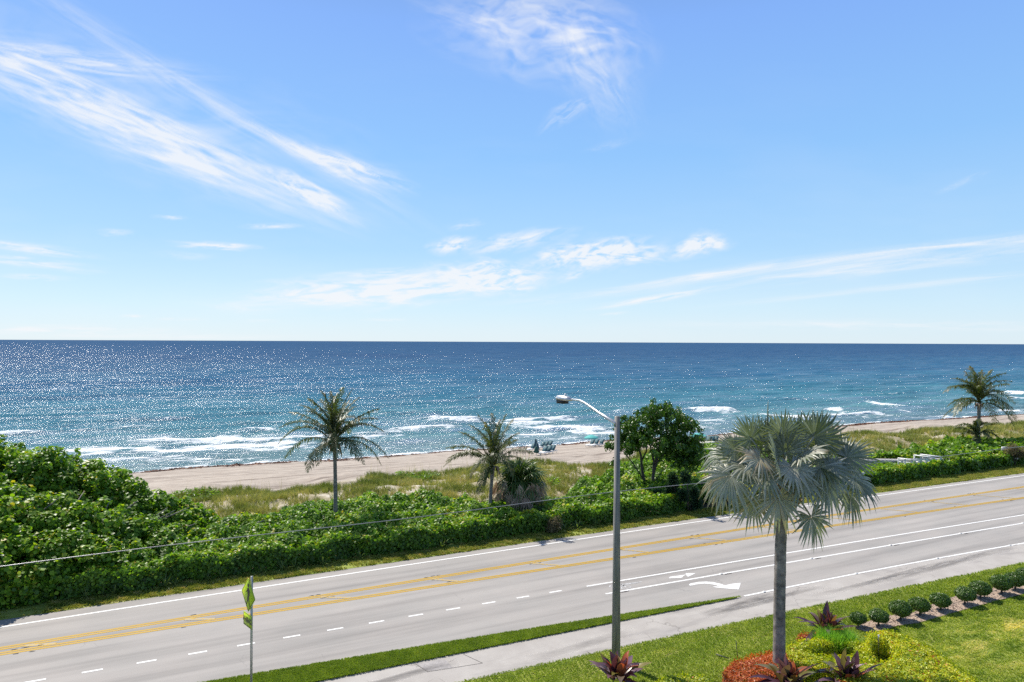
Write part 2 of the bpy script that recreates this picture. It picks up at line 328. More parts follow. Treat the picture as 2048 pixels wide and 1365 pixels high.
# cirrus: centre px, angle deg, half length px, half width px, strength, fibre stretch
CL = [(120, 118, -8, 230, 24, .5, 8), (170, 205, -23, 330, 46, .85, 7), (330, 285, -22, 300, 40, .6, 8), (420, 345, -19, 260, 30, .45, 9), (250, 230, -22, 420, 105, .24, 3), (610, 385, -28, 95, 17, .95, 4), (420, 205, -31, 420, 24, .26, 10), (600, 305, -28, 170, 11, .45, 9), (695, 335, -21, 105, 22, .7, 5),
      (1090, 50, -14, 170, 75, .62, 2), (1180, 130, -60, 120, 45, .34, 3), (1130, 225, 30, 45, 14, .35, 3), (960, 50, -20, 120, 30, .22, 5),
      (1190, 507, 4, 120, 25, 1.5, 2.2), (980, 556, -4, 92, 25, 1.5, 2.2), (1400, 488, 10, 52, 16, 1.3, 2.2), (905, 493, 8, 36, 13, 1.1, 2.2), (1035, 480, 12, 90, 14, .7, 3), (760, 583, 3, 210, 24, 1.1, 3.4), (700, 600, 2, 260, 14, .4, 6), (820, 560, 6, 110, 14, .4, 4), (930, 450, 10, 30, 9, .3, 3), (1150, 550, 20, 40, 9, .4, 3), (760, 547, 3, 90, 7, .5, 5),
      (430, 494, -3, 65, 6, .85, 5), (540, 455, 0, 45, 5, .5, 5), (340, 438, -3, 28, 4, .45, 4), (235, 470, -3, 30, 6, .3, 4), (370, 514, -2, 50, 7, .25, 4),
      (40, 500, -7, 110, 9, .75, 7), (60, 530, -6, 120, 8, .65, 7), (75, 560, -2, 60, 5, .5, 7), (120, 664, 0, 200, 8, .7, 6), (350, 676, 0, 260, 4, .4, 6), (270, 636, 0, 24, 3, .5, 3), (360, 642, 0, 40, 3, .35, 4), (520, 644, 0, 30, 2.5, .5, 4), (770, 641, 0, 40, 2.5, .6, 5), (490, 618, -3, 90, 9, .3, 5),
      (1850, 497, 7, 420, 15, .48, 14), (1780, 530, 7, 340, 15, .5, 12), (1420, 548, 9, 190, 9, .45, 9), (1310, 596, 9, 110, 6, .75, 8), (1850, 565, 6, 330, 6, .3, 14), (1180, 590, 6, 180, 8, .25, 8), (1750, 648, 0, 320, 9, .45, 8), (1225, 627, 5, 26, 3, .4, 3), (1920, 362, 22, 45, 6, .22, 5), (1215, 290, 15, 40, 7, .15, 4)]
hs = g.n('ShaderNodeHueSaturation'); hs.inputs['Saturation'].default_value = 1.0; hs.inputs['Value'].default_value = 1.0; g.l(sky.outputs[0], hs.inputs['Color'])
tc = g.n('ShaderNodeTexCoord'); sx = g.n('ShaderNodeSeparateXYZ'); g.l(tc.outputs['Generated'], sx.inputs[0])
SK = 1 / (.12 * EXPF)
grad = g.ramp(g.m('MAXIMUM', sx.outputs[2], 0.0), [(0.0, (.74, .88, .97)), (.05, (.62, .84, 1.0)), (.13, (.42, .70, 1.0)), (.26, (.285, .575, 1.0)), (.42, (.235, .46, .98)), (.6, (.15, .25, .50)), (1, (.11, .15, .27))])
gs = g.n('ShaderNodeVectorMath', operation='SCALE'); g.l(grad, gs.inputs[0]); gs.inputs['Scale'].default_value = SK
skc = g.mix(.88, hs.outputs[0], gs.outputs[0])
g.l(skc, bg.inputs['Color']); bg.inputs['Strength'].default_value = .12
sun = bpy.data.lights.new('Sun', 'SUN'); sun.energy = 4.9; sun.angle = math.radians(.53); sun.color = (1, .94, .84)
so = bpy.data.objects.new('Sun', sun); COL.objects.link(so)
sd = Vector((math.sin(math.radians(SAZ)) * math.cos(math.radians(SEL)), math.cos(math.radians(SAZ)) * math.cos(math.radians(SEL)), math.sin(math.radians(SEL))))
so.rotation_euler = sd.to_track_quat('Z', 'Y').to_euler(); so.location = sd * 60
cam = bpy.data.cameras.new('Camera'); cam.sensor_width = 36; cam.lens = F / 2048 * 36; cam.clip_start = .1; cam.clip_end = 60000
co = bpy.data.objects.new('Camera', cam); COL.objects.link(co); co.location = (0, 0, H)
from mathutils import Matrix
co.rotation_euler = Matrix([list(map(float, r)) for r in CM]).to_euler(); sc.camera = co
sc.view_settings.view_transform = 'Standard'; sc.view_settings.look = 'None'; sc.view_settings.gamma = 1; sc.view_settings.exposure = EXPO
sc.cycles.use_denoising = False; sc.cycles.sample_clamp_direct = 20; sc.cycles.sample_clamp_indirect = 8; sc.cycles.max_bounces = 6; sc.cycles.transparent_max_bounces = 6; sc.cycles.diffuse_bounces = 3; sc.cycles.glossy_bounces = 2
# ================================================================ ground, sea, road
def grid(name, ss, nn, zf, material, attrs, smooth=True):
    S_, N_ = np.meshgrid(ss, nn, indexing='ij'); X, Y = xy(S_, N_); Z = zf(X, Y)
    a, b = len(ss), len(nn); i = np.arange(a - 1)[:, None] * b + np.arange(b - 1)[None]
    mb = MB(); mb.add(np.stack([X, Y, Z], -1).reshape(-1, 3), np.stack([i, i + b, i + b + 1, i + 1], -1).reshape(-1, 4))
    me = mb.mesh(name, smooth)
    for k, f in attrs.items():
        at_ = me.attributes.new(k, 'FLOAT', 'POINT'); at_.data.foreach_set('value', f(S_, N_, X, Y).astype(np.float32).ravel())
    return link(name, me, material)
def pl(pts, z=0.0, fn=None):
    P = np.array([(fn or hit)(a, b, z) for a, b in pts]); s, n = sn(P); o = np.argsort(s); return s[o], n[o]
SCO = pl([(560, 1000), (700, 978), (850, 975), (970, 985), (1100, 985), (1160, 950), (1230, 920), (1450, 885), (1700, 900), (1800, 890), (1900, 868), (2048, 870)], 1.1, gp)
GRO = pl([(350, 993), (500, 978), (700, 962), (800, 950), (880, 938), (1000, 925), (1100, 922), (1180, 930), (1230, 920), (1400, 888), (1690, 868), (1900, 855), (2048, 845)], .25, gp)
def scrub_out(s): return np.interp(s, np.concatenate([[-60, -2, 3.5], SCO[0], [140]]), np.concatenate([[44, 42.5, 43.5], SCO[1], [44]]))
def grass_out(s): return np.interp(s, np.concatenate([[-60], GRO[0]]), np.concatenate([[63], GRO[1]])) + .9 * np.sin(s * .45) + .5 * np.sin(s * 1.3)
ss = np.concatenate([[-2500, -1000, -400, -150, -70], np.arange(-40, 200, .6), [230, 300, 500, 1000, 3000]])
nn = np.concatenate([[-2500, -800, -200, -60, 0, 15, 25, 33.5, 34.2, 35], np.arange(35.5, 97, .4), [99, 104, 112, 130, 170]])
def A_dune(s, n, x, y): return np.clip((grass_out(s) + 1.2 - n + 1.2 * wob(x, y, 2.2, 9)) / 1.2, 0, 1) * (n > 36)
def A_soil(s, n, x, y): return np.clip((scrub_out(s) + .3 - n) / .6, 0, 1)
def A_wet(s, n, x, y): return np.clip((n - shore(s) + 2.6 + .5 * wob(x, y, 7, 8)) / 1.0, 0, 1)
tag(grid('ground', ss, nn, lambda x, y: terr(x, y) - np.where((x * N[0] + y * N[1]) < 34.9, .06, .0), M['ground'], {'dune': A_dune, 'soil': A_soil, 'wet': A_wet}), kind='structure')
# breakers, and one run of glints painted as foam: px line on the sea plane, half width m, strength, ridge height
BR = [(-60, 925, 250, 908, 3.2, .85, 0), (100, 912, 560, 903, 2.6, .95, .1), (250, 893, 620, 886, 2.4, 1.0, .35), (380, 902, 640, 895, 3.0, .9, 0), (560, 884, 700, 880, 2.0, .75, .1), (120, 869, 340, 866, 1.2, .62, .5), (-20, 882, 90, 878, 1.6, .85, .5), (470, 877, 565, 873, 1.3, .85, .6), (100, 930, 560, 920, 2.6, .52, 0),
      (690, 884, 800, 874, 1.8, .8, .2), (765, 872, 930, 861, 1.5, .98, .5), (845, 847, 975, 848, 2.3, 1.0, .7), (960, 858, 1110, 857, 2.6, .95, .3), (1000, 851, 1163, 842, 2.4, 1.0, .7), (1020, 866, 1240, 862, 1.6, .95, .3), (1010, 875, 1130, 871, 1.5, .75, 0), (1120, 868, 1260, 868, 2.0, .85, 0), (1000, 882, 1180, 878, 1.5, .45, 0),
      (1240, 870, 1420, 862, 1.8, .8, 0), (1375, 826, 1485, 828, 2.6, 1.0, .8), (1390, 846, 1460, 850, 4.0, .72, 0), (1380, 858, 1440, 862, 2.0, .6, 0), (1500, 838, 1640, 840, 2.4, .8, .2), (1650, 827, 1696, 827, 2.6, .95, .6), (1640, 838, 1772, 831, 2.4, .95, .5), (1727, 810, 1818, 819, 2.2, .82, .4), (1790, 826, 1830, 830, 1.5, .6, 0),
      (1885, 835, 1899, 837, 2.0, .9, .4), (2004, 789, 2060, 794, 5.5, 1.0, .8), (2010, 797, 2060, 801, 4.0, .7, 0), (1990, 822, 2060, 826, 3.4, .9, 0), (1895, 809, 1960, 814, 2.5, .6, .3), (1380, 815, 1450, 816, 1.6, .35, .3), (700, 835, 900, 830, 1.5, .3, .4), (200, 850, 420, 842, 1.8, .22, .5), (1700, 795, 1860, 790, 2.0, .2, .5), (1150, 830, 1300, 826, 2, .2, .5),
      (450, 855, 620, 850, 1.2, .2, .4), (1500, 800, 1640, 806, 2.5, .25, .5)]
BRW = [(hit(a, b, SEA)[:2], hit(c, d, SEA)[:2], w_, st, rh) for a, b, c, d, w_, st, rh in BR]
def segd(X, Y, p, q):
    d = q - p; L2 = d @ d; t = np.clip(((X - p[0]) * d[0] + (Y - p[1]) * d[1]) / L2, 0, 1)
    ex = np.minimum(t, 1 - t); return np.hypot(X - p[0] - t * d[0], Y - p[1] - t * d[1]), np.clip(ex * 4 + .12, 0, 1) ** .7
def waves(X, Y, sp):
    r = np.random.default_rng(5); Z = np.zeros_like(X)
    for k in range(46):
        L_ = 1.6 * (26 / 1.6) ** r.uniform(0, 1); a = math.radians(117) + r.normal(0, .42); kk = 2 * PI / L_
        ph = (X * math.cos(a) + Y * math.sin(a)) * kk + r.uniform(0, 6.28) + .8 * np.sin((X * math.sin(a) - Y * math.cos(a)) * kk * .23 + r.uniform(0, 6))
        Z += .0095 * L_ ** .82 * (1 - np.abs(np.sin(ph / 2))) * np.clip((L_ / np.maximum(sp, .01) - 3) / 3, 0, 1)
    return Z
th = np.concatenate([np.linspace(-1.6, -.72, 40)[:-1], np.linspace(-.72, .72, 900), np.linspace(.72, 1.45, 40)[1:]])
rr = [60.0]
while rr[-1] < 40000: rr.append(rr[-1] * (1.0042 if rr[-1] < 320 else 1.012 if rr[-1] < 2500 else 1.05))
rr = np.array(rr); TH, RR = np.meshgrid(th, rr, indexing='ij'); X, Y = RR * np.sin(TH), RR * np.cos(TH)
S_, N_ = sn(np.stack([X, Y], -1)); D_ = N_ - shore(S_); SPc = np.gradient(rr)[None] + 0 * X
Z = SEA + (waves(X, Y, SPc) - .12) * np.clip((D_ + 1) / 14, .06, 1)
Wx = X + .9 * wob(X, Y, 9, 21); Wy = Y + 1.3 * wob(X, Y, 13, 22)
foam = np.zeros_like(X)
nr = RR < 420
for p, q, w_, st, rh in BRW:
    d, e = segd(Wx, Wy, p, q); wv = 1.25 * w_ * np.clip(.85 + .75 * wob(X + w_ * 37, Y, 7, 24), .25, 1.7); v = st * e * np.exp(-(d / wv) ** 1.5); foam = np.maximum(foam, v)
    if rh: Z += rh * e * np.exp(-(d / 1.3) ** 2)
foam = np.maximum(foam, .78 * np.exp(-((D_ + .1 + .8 * wob(X, Y, 8, 31)) / .75) ** 2)); foam = np.maximum(foam, (.16 + .12 * wob(X, Y, 11, 33)) * np.clip(1 - D_ / 26, 0, 1) * (D_ > -1))
a, b = len(th), len(rr); i = np.arange(a - 1)[:, None] * b + np.arange(b - 1)[None]
mb = MB(); mb.add(np.stack([X, Y, Z], -1).reshape(-1, 3), np.stack([i, i + 1, i + b + 1, i + b], -1).reshape(-1, 4))
keep = (D_.reshape(-1) > -2.5); mb.F[0] = mb.F[0][keep[mb.F[0]].all(1)]
me = mb.mesh('sea', True)
for k, v in (('foam', foam), ('off', np.clip(np.log(np.maximum(D_, 1) / 6) / math.log(3000 / 6.), 0, 1))):
    at_ = me.attributes.new(k, 'FLOAT', 'POINT'); at_.data.foreach_set('value', v.astype(np.float32).ravel())
tag(link('sea', me, M['sea']), kind='structure')
# road: edges as functions of s from the measured lines
def lin(pts, ext=True):
    P = [hit(*p) for p in pts]; s, n = sn(np.array(P)); c = np.polyfit(s, n, 2)
    def f(q):
        q = np.asarray(q, float); qc = np.clip(q, s.min() - 6, s.max() + 25); sl = 2 * c[0] * qc + c[1]; return np.polyval(c, qc) + sl * (q - qc)
    return f, s.min(), s.max()
farwhite, _, _ = lin([(82, 1241.6), (400, 1193.7), (650, 1156.2), (1050, 1095.7), (1429, 1038), (1767, 990.8), (2048, 951.6)])
pavfar, _, _ = lin([(109, 1224), (400, 1182), (650, 1146.4), (1050, 1086.7), (1767, 985), (2048, 947)])
yU, _, _ = lin([(0, 1297.2), (400, 1232.8), (650, 1190.6), (1050, 1128.4), (1767, 1014.5), (2048, 974.6)])
yL, _, _ = lin([(0, 1307.6), (400, 1247), (650, 1206.3), (1050, 1145.8), (1751, 1038.3), (2048, 996.3)])
wA, _, _ = lin([(48, 1365), (270, 1328), (470, 1293.8), (651, 1262.7), (894, 1220.3), (1167, 1174), (1300, 1152), (1700, 1085.7), (2048, 1030.3)])
wB, _, _ = lin([(1211.7, 1188), (1300, 1173.4), (1700, 1104.5), (2048, 1046.6)])
wC, _, _ = lin([(1488, 1192.5), (1600, 1170.6), (1700, 1150), (2048, 1086.7)])
pavnear, _, _ = lin([(436, 1365), (640, 1329), (1050, 1263.3), (1242, 1232.6), (1480, 1196)])
stripn, _, _ = lin([(650, 1361.8), (1050, 1281.5), (1100, 1272), (1242, 1243), (1480, 1196)])
swn, _, _ = lin([(934, 1365), (1050, 1337), (1100, 1325.7), (1242, 1295.5), (1546, 1232.6), (1937, 1150), (2048, 1128)])
def band(mb, f0, f1, s0, s1, z, step=1.0, t=.5, rag=0, seed=1):
    s = np.arange(s0, s1 + step * .5, step); s = s if len(s) > 1 else np.array([s0, s1]); r = np.random.default_rng(seed)
    a = f0(s) + (r.uniform(-rag, rag, len(s)) if rag else 0); b = f1(s) + (r.uniform(-rag, rag, len(s)) if rag else 0)
    x0, y0 = xy(s, a); x1, y1 = xy(s, b); k = len(s); V = np.concatenate([np.stack([x0, y0, np.full(k, z)], 1), np.stack([x1, y1, np.full(k, z)], 1)])
    i = np.arange(k - 1); mb.add(V, np.stack([i, i + 1, i + 1 + k, i + k], 1), t)
def off(f, d): return lambda s: f(s) + d
mb = MB(); band(mb, lambda s: np.where(s < 23.2, pavnear(s) - .15, 22.9 * 0 + wC(s) - .12), pavfar, -120, 260, .0, .5, rag=.035)
road = tag(mb.build('road', M['asphalt']), kind='structure')
mb = MB(); band(mb, off(farwhite, -.06), off(farwhite, .06), -110, 250, .005); mb.build('edge_line', M['pwhite'], road)
for f in (yU, yL):
    for d in (-.155, .035):
        mb = MB(); band(mb, off(f, d), off(f, d + .13), -110, 250, .005); mb.build('centre_line', M['pyellow'], road)
for a_, b_ in [(-9.9, -8.9), (-4.6, -3.6), (.8, 1.9), (6.3, 7.5), (11.6, 12.6), (17.0, 18.2), (22.5, 23.7), (27.7, 29.2), (33.2, 34.7), (38.8, 40.3), (44.3, 45.8), (49.4, 51.1), (54.8, 56.5), (60.2, 62), (65.7, 67.4), (71, 73)]:
    mb = MB(); p = np.array([[*xy(a_, yU(a_) - .14)], [*xy(b_, yL(b_) + .16)]]); d = (p[1] - p[0]); d /= np.linalg.norm(d); q = np.array([-d[1], d[0]]) * .09
    V = [(*(p[0] - q), .009), (*(p[1] - q), .009), (*(p[1] + q), .009), (*(p[0] + q), .009)]
    mb.add(V, np.array([[0, 1, 2, 3]])); mb.build('median_hatch', M['pyellow2'], road)
for k in range(-7, 11):
    s0 = -4.15 + 1.661 * k + (5 * .0)
    mb = MB(); band(mb, off(wA, -.055), off(wA, .055), s0, s0 + .63, .005, .63); mb.build('lane_dash', M['pwhite'], road)
for k in range(11, 13):
    s0 = -4.15 + 1.661 * k
    if s0 + .6 < 17.3: mb = MB(); band(mb, off(wA, -.055), off(wA, .055), s0, s0 + .63, .005, .63); mb.build('lane_dash', M['pwhite'], road)
for f, s0 in ((wA, 17.75), (wB, 18.0), (wC, 23.5)):
    mb = MB(); band(mb, off(f, -.06), off(f, .06), s0, 250, .005); mb.build('lane_line', M['pwhite'], road)
def decal(name, polys, material, z=.005):
    for q in [polys]:
        mb = MB()
        for k, poly in enumerate(q):
            P = [hit(a, b) for a, b in poly]; mb.add([(p[0], p[1], z + .0006 * k) for p in P], np.arange(len(P)))
        return mb.build(name, material, road)
decal('straight_arrow', [[(1338, 1157), (1340, 1154.2), (1374, 1149.6), (1366, 1152.6), (1364, 1156)], [(1372, 1146.2), (1391.5, 1147.3), (1377, 1154.3), (1372, 1152.2), (1373.5, 1150)]][:1] + [[(1371, 1147.3), (1391.5, 1147), (1376, 1154), (1373, 1151.5)]], M['pwhite'])
arw = [(1378, 1170), (1381, 1167.6), (1397, 1164.5), (1412, 1163.8), (1426, 1165), (1440, 1168), (1450, 1171.5), (1463, 1168.5), (1481.5, 1166.5), (1477.5, 1179.6), (1455, 1178), (1430, 1175.5), (1425, 1173.8), (1440, 1174), (1432, 1171), (1420, 1168.6), (1408, 1167.8), (1396, 1169), (1380, 1172)]
decal('turn_arrow', [[arw[0], arw[1], arw[2], arw[17], arw[18]], [arw[2], arw[3], arw[16], arw[17]], [arw[3], arw[4], arw[15], arw[16]], [arw[4], arw[5], arw[14], arw[15]], [arw[5], arw[6], arw[13], arw[14]], [arw[6], arw[7], arw[8], arw[9], arw[10], arw[13]], [arw[10], arw[11], arw[12], arw[13]]], M['pwhite'])
def ring_px(mb, cx, cy, rs, rn, w_, z=.005):
    c = hit(cx, cy); k = 24
    for i in range(k):
        V = []
        for a, f in ((i, 1), (i + 1, 1), (i + 1, 1 - w_), (i, 1 - w_)):
            q = 2 * PI * a / k; d = U * rs * f * math.cos(q) + N * rn * f * math.sin(q); V.append((c[0] + d[0], c[1] + d[1], z))
        mb.add(V, np.array([0, 1, 2, 3]))
mb = MB(); ring_px(mb, 1229, 1172.5, .3, .17, .28); ring_px(mb, 1252, 1175.5, .3, .17, .28)
for a, b in (((1229, 1172), (1243, 1169)), ((1243, 1169), (1252, 1175)), ((1240, 1173.5), (1262, 1168)), ((1229, 1172), (1240, 1173.5)), ((1243, 1169), (1256, 1167.3)), ((1262, 1168), (1274, 1166.3)), ((1256, 1167.5), (1284, 1164.2))):
    p, q = hit(*a)[:2], hit(*b)[:2]; d = q - p; d /= np.linalg.norm(d); o_ = np.array([-d[1], d[0]]) * .04
    mb.add([(*(p - o_), .0055), (*(q - o_), .0055), (*(q + o_), .0055), (*(p + o_), .0055)], np.array([0, 1, 2, 3]))
mb.build('bicycle_symbol', M['pfaint'], road)
# raised tar patches where old markers sat
tar = plain('old_tar_patch', (.10, .085, .075), .9, 0, .3, 12)
r = np.random.default_rng(3)
for k, s0 in enumerate(np.arange(-4.5, 75, 5.42)):
    for f, dd in ((yU, .24), (yU, -.26), (yL, .24), (yL, -.24)):
        if r.uniform() < .45: continue
        mb = MB()
        for j in range(r.integers(1, 4)):
            c = np.array(xy(s0 + r.uniform(-.5, .5), f(s0) + dd + r.uniform(-.03, .03))); k_ = 9
            mb.add([(c[0] + U[0] * math.cos(q) * rr_[0] + N[0] * math.sin(q) * rr_[1], c[1] + U[1] * math.cos(q) * rr_[0] + N[1] * math.sin(q) * rr_[1], .010 + .001 * j) for q, rr_ in [(2 * PI * i_ / k_, (r.uniform(.06, .17), r.uniform(.015, .035))) for i_ in range(k_)]], np.arange(k_))
        mb.build('tar_patch', tar, road)
for f, st_ in ((wB, 6.1), (wC, 6.1)):
    for s0 in np.arange(18.6, 60, st_):
        c = np.array(xy(s0 + .35, f(s0) - .13)); mb = MB(); mb.add([(c[0] + U[0] * math.cos(q) * .26 + N[0] * math.sin(q) * .05, c[1] + U[1] * math.cos(q) * .26 + N[1] * math.sin(q) * .05, .010) for q in np.linspace(0, 2 * PI, 9)[:-1]], np.arange(8)); mb.build('tar_patch', tar, road)
        if s0 > 23.6 or f is wB:
            c = xy(s0, f(s0) - .0); mb = MB(); mb.box((c[0], c[1], .017), (.12, .12, .02), A); mb.build('road_stud', M['whitep'], road)
# path and driveway apron, slab joints
mb = MB(); band(mb, swn, lambda s: np.where(s < 23.2, stripn(s), wC(s) - .12), -60, 120, .012, .5)
path = tag(mb.build('path', M['concrete']), kind='structure')
jm = plain('path_joint', (.12, .11, .10), .9); jl = [((830, 1328.5), (855.5, 1345)), ((855.5, 1345), (965, 1327.5)), ((965, 1327.5), (926.5, 1309.5))]
mb = MB()
for a, b in jl:
    p, q = hit(*a)[:2], hit(*b)[:2]; d = q - p; d /= np.linalg.norm(d); o_ = np.array([-d[1], d[0]]) * .012
    mb.add([(*(p - o_), .0165), (*(q - o_), .0165), (*(q + o_), .0165), (*(p + o_), .0165)], np.array([0, 1, 2, 3]))
mb.build('joint', jm, path)
mb = MB(); P = [hit(a, b) for a, b in [(833, 1329), (856, 1343.5), (905, 1336), (892, 1322), (880, 1320)]]; mb.add([(p[0], p[1], .0145) for p in P], np.arange(5)); mb.build('patched_slab', plain('patched_concrete', (.36, .335, .32), .9, 0, .2, 5), path)
m, nt_, b_, o_ = mat('tyre_stain'); g = G(nt_); b_.inputs['Base Color'].default_value = (.13, .12, .115, 1); b_.inputs['Roughness'].default_value = .9
tr = g.n('ShaderNodeBsdfTransparent'); mx = g.n('ShaderNodeMixShader'); g.l(g.m('MULTIPLY', g.attr('tint'), g.ramp(g.noise(g.pos(-A, (.6, 3, 1)), 1.2, 6, .7), [(.3, 0.0), (.6, 1.0)]), clamp=True), mx.inputs[0]); g.l(tr.outputs[0], mx.inputs[1]); g.l(b_.outputs[0], mx.inputs[2]); g.l(mx.outputs[0], o_.inputs['Surface'])
for (px, py), hl_, hw_, st_ in (((1490, 1208), 2.6, .34, .8), ((1560, 1196), 3.0, .2, .5), ((1790, 1152), 6.0, .22, .5), ((1900, 1128), 7.0, .3, .45), ((800, 1355), 2.2, .25, .5), ((1170, 1290), 2.5, .3, .28)):
    s0, n0 = sn(hit(px, py)); sg_, ng_ = np.meshgrid(np.linspace(-1, 1, 25), np.linspace(-1, 1, 9), indexing='ij'); x, y = xy(s0 + sg_ * hl_, n0 + ng_ * hw_ + .12 * np.sin(sg_ * 2.5)); i = np.arange(24)[:, None] * 9 + np.arange(8)[None]
    mb = MB(); mb.add(np.stack([x, y, np.full_like(x, .0175)], -1).reshape(-1, 3), np.stack([i, i + 9, i + 10, i + 1], -1).reshape(-1, 4), (st_ * np.clip(1 - sg_ ** 2, 0, 1) * np.clip(1 - ng_ ** 2, 0, 1)).reshape(-1)); mb.build('tyre_stain', m, path)
# lawns: raised turf sheets
def turf(name, f0, f1, s0, s1, z, label=None):
    mb = MB(); s = np.arange(s0, s1, .5); nn_ = 5; r = np.random.default_rng(8)
    a, b = f0(s), f1(s); T_ = np.linspace(0, 1, nn_); S2 = np.repeat(s[:, None], nn_, 1); N2 = a[:, None] * (1 - T_) + b[:, None] * T_
    x, y = xy(S2, N2); zz = z + .02 * wob(x, y, 3, 6); zz[:, 0] = 0.0; zz[:, -1] = 0.0
    i = np.arange(len(s) - 1)[:, None] * nn_ + np.arange(nn_ - 1)[None]
    mb.add(np.stack([x, y, zz], -1).reshape(-1, 3), np.stack([i, i + nn_, i + nn_ + 1, i + 1], -1).reshape(-1, 4)); return tag(mb.build(name, M['turf'], smooth=True), kind='structure')
turf('lawn', lambda s: swn(s) * 0 - 40 * 0 + np.minimum(swn(s) - 14, 6), off(swn, -.0), -60, 120, .05)
turf('grass_strip', off(stripn, .0), off(pavnear, .0), -60, 23.2, .05)
turf('verge', off(pavfar, .02), lambda s: np.full_like(s, 36.2), -60, 150, .02)
# ================================================================ grass stuff
def inpoly(x, y, P):
    ins = np.zeros(len(x), bool); j = len(P) - 1
    for i in range(len(P)):
        xi, yi, xj, yj = P[i][0], P[i][1], P[j][0], P[j][1]; c = ((yi > y) != (yj > y)) & (x < (xj - xi) * (y - yi) / (yj - yi + 1e-12) + xi); ins ^= c; j = i
    return ins
bed = [(1712, 1262), (1726, 1250), (1776, 1236), (1826, 1229), (1860, 1214), (1904, 1199), (1946, 1185), (1982, 1181), (2052, 1167), (2140, 1150), (2140, 1176), (2052, 1190), (2036, 1195), (1990, 1206), (1956, 1216), (1912, 1228), (1872, 1240), (1836, 1250), (1790, 1257), (1762, 1268), (1740, 1270)]
BEDP = np.array([hit(a, b)[:2] for a, b in bed])
TL = tuft(6, .06, .014, .05, 1); TV = tuft(5, .06, .016, .05, 2); TD = tuft(9, .50, .020, .30, 4)
def samp(s0, s1, n0, n1, cnt, r):
    s = r.uniform(s0, s1, cnt); n = r.uniform(n0, n1, cnt); x, y = xy(s, n); k = inview(x, y); return s[k], n[k], x[k], y[k]
r = np.random.default_rng(21); mb = MB()
s, n, x, y = samp(-6, 62, 8, 24, 560000, r); k = (n < swn(s) - .01) & ~inpoly(x, y, BEDP); s, n, x, y = s[k], n[k], x[k], y[k]
dist = np.hypot(x, y); k = r.uniform(0, 1, len(s)) < np.clip((27 / dist) ** 1.6, .12, 1); s, n, x, y = s[k], n[k], x[k], y[k]
P = np.stack([x, y, np.full(len(x), .045)], 1)
# drier mown swathes on the garden side of the clipped row
q = wob(s * .45, n * 1.5, 2.6, 41) * .5 + wob(x, y, 1.1, 42) * .3 + wob(s * .5, n * 2.2, .9, 43) * .25
dry = np.clip((s - 21 - (n - 17) * -.5) / 6, 0, 1) * np.clip((17.3 + 0 * n - n) / 2, 0, 1)
ti = np.clip(.36 + .22 * q + .26 * dry + .55 * dry * q + r.normal(0, .13, len(x)), 0, 1)
scatter(mb, *TL, P, rot_up(len(P), .15, r), r.uniform(.6, 1.2, len(P)) * np.clip(np.hypot(x, y) / 26, 1, 1.8), ti)
s, n, x, y = samp(-6, 23.2, 22, 26, 200000, r); k = (n < pavnear(s) + .03) & (n > stripn(s) - .03); s, n, x, y = s[k], n[k], x[k], y[k]
P = np.stack([x, y, np.full(len(x), .04)], 1); ti = np.clip(.25 + .1 * wob(x, y, 1, 44) + r.normal(0, .1, len(x)), 0, 1)
scatter(mb, *TL, P, rot_up(len(P), .2, r), r.uniform(.7, 1.4, len(P)), ti)
tag(mb.build('lawn_grass', M['lawn']), 'short green mown grass on the lawn and strip beside the path', 'grass', kind='stuff')
mb = MB(); s, n, x, y = samp(-8, 75, 33.2, 36, 170000, r); e = wob(s, n * .3, 1.2, 45)
k = (n > pavfar(s) + .05 + .09 * e) & (r.uniform(0, 1, len(s)) < .55 + .5 * wob(x, y, 1.6, 46)) & ((s > -4.5) | (r.uniform(0, 1, len(s)) < .15)); s, n, x, y = s[k], n[k], x[k], y[k]
P = np.stack([x, y, np.full(len(x), .02)], 1); scatter(mb, *TV, P, rot_up(len(P), .2, r), r.uniform(.7, 1.6, len(P)) * 1.15, np.clip(.42 + .3 * wob(x, y, 1.1, 47) + r.normal(0, .18, len(x)), 0, 1))
tag(mb.build('verge_grass', M['verge']), 'patchy olive grass between the road edge and the hedge', 'grass', kind='stuff')
mb = MB(); s, n, x, y = samp(-8, 142, 41, 69, 250000, r)
so_, go_ = scrub_out(s), grass_out(s); dens = .40 + .60 * wob(x, y, 5.5, 51) + .35 * wob(x, y, 2, 52) + .6 * np.exp(-((go_ - n) / 2.2) ** 2) + .2 * (n - so_ < 2)
k = (n > so_ - .8) & (n < go_ + r.normal(0, .35, len(s))) & (r.uniform(0, 1, len(s)) < np.clip(dens, .03, 1) * np.clip((62 / np.hypot(x, y)) ** 1.5, .2, 1)); s, n, x, y = s[k], n[k], x[k], y[k]
P = np.stack([x, y, terr(x, y) - .03], 1); ti = np.clip(.42 + .3 * wob(x, y, 6, 53) + .2 * wob(x, y, 2.2, 54) + r.normal(0, .15, len(x)) - .30 * np.exp(-((grass_out(s) - n) / 2.0) ** 2), 0, 1)
scatter(mb, *TD, P, rot_up(len(P), .18, r), r.uniform(.45, 1.15, len(P)) * np.clip(np.hypot(x, y) / 75, 1, 1.5), ti)
s, n, x, y = samp(-8, 142, 55, 69, 9000, r); go_ = grass_out(s); k = (n < go_ + .2) & (n > go_ - 3) & (r.uniform(0, 1, len(s)) < .4); s, n, x, y = s[k], n[k], x[k], y[k]
scatter(mb, *tuft(2, 1.5, .02, .3, 9), np.stack([x, y, terr(x, y)], 1), rot_up(len(x), .1, r), r.uniform(.6, 1.1, len(x)), np.full(len(x), .8))
tag(mb.build('dune_grass', M['dune']), 'tall straw and green grass covering the sandy dune', 'grass', kind='stuff')
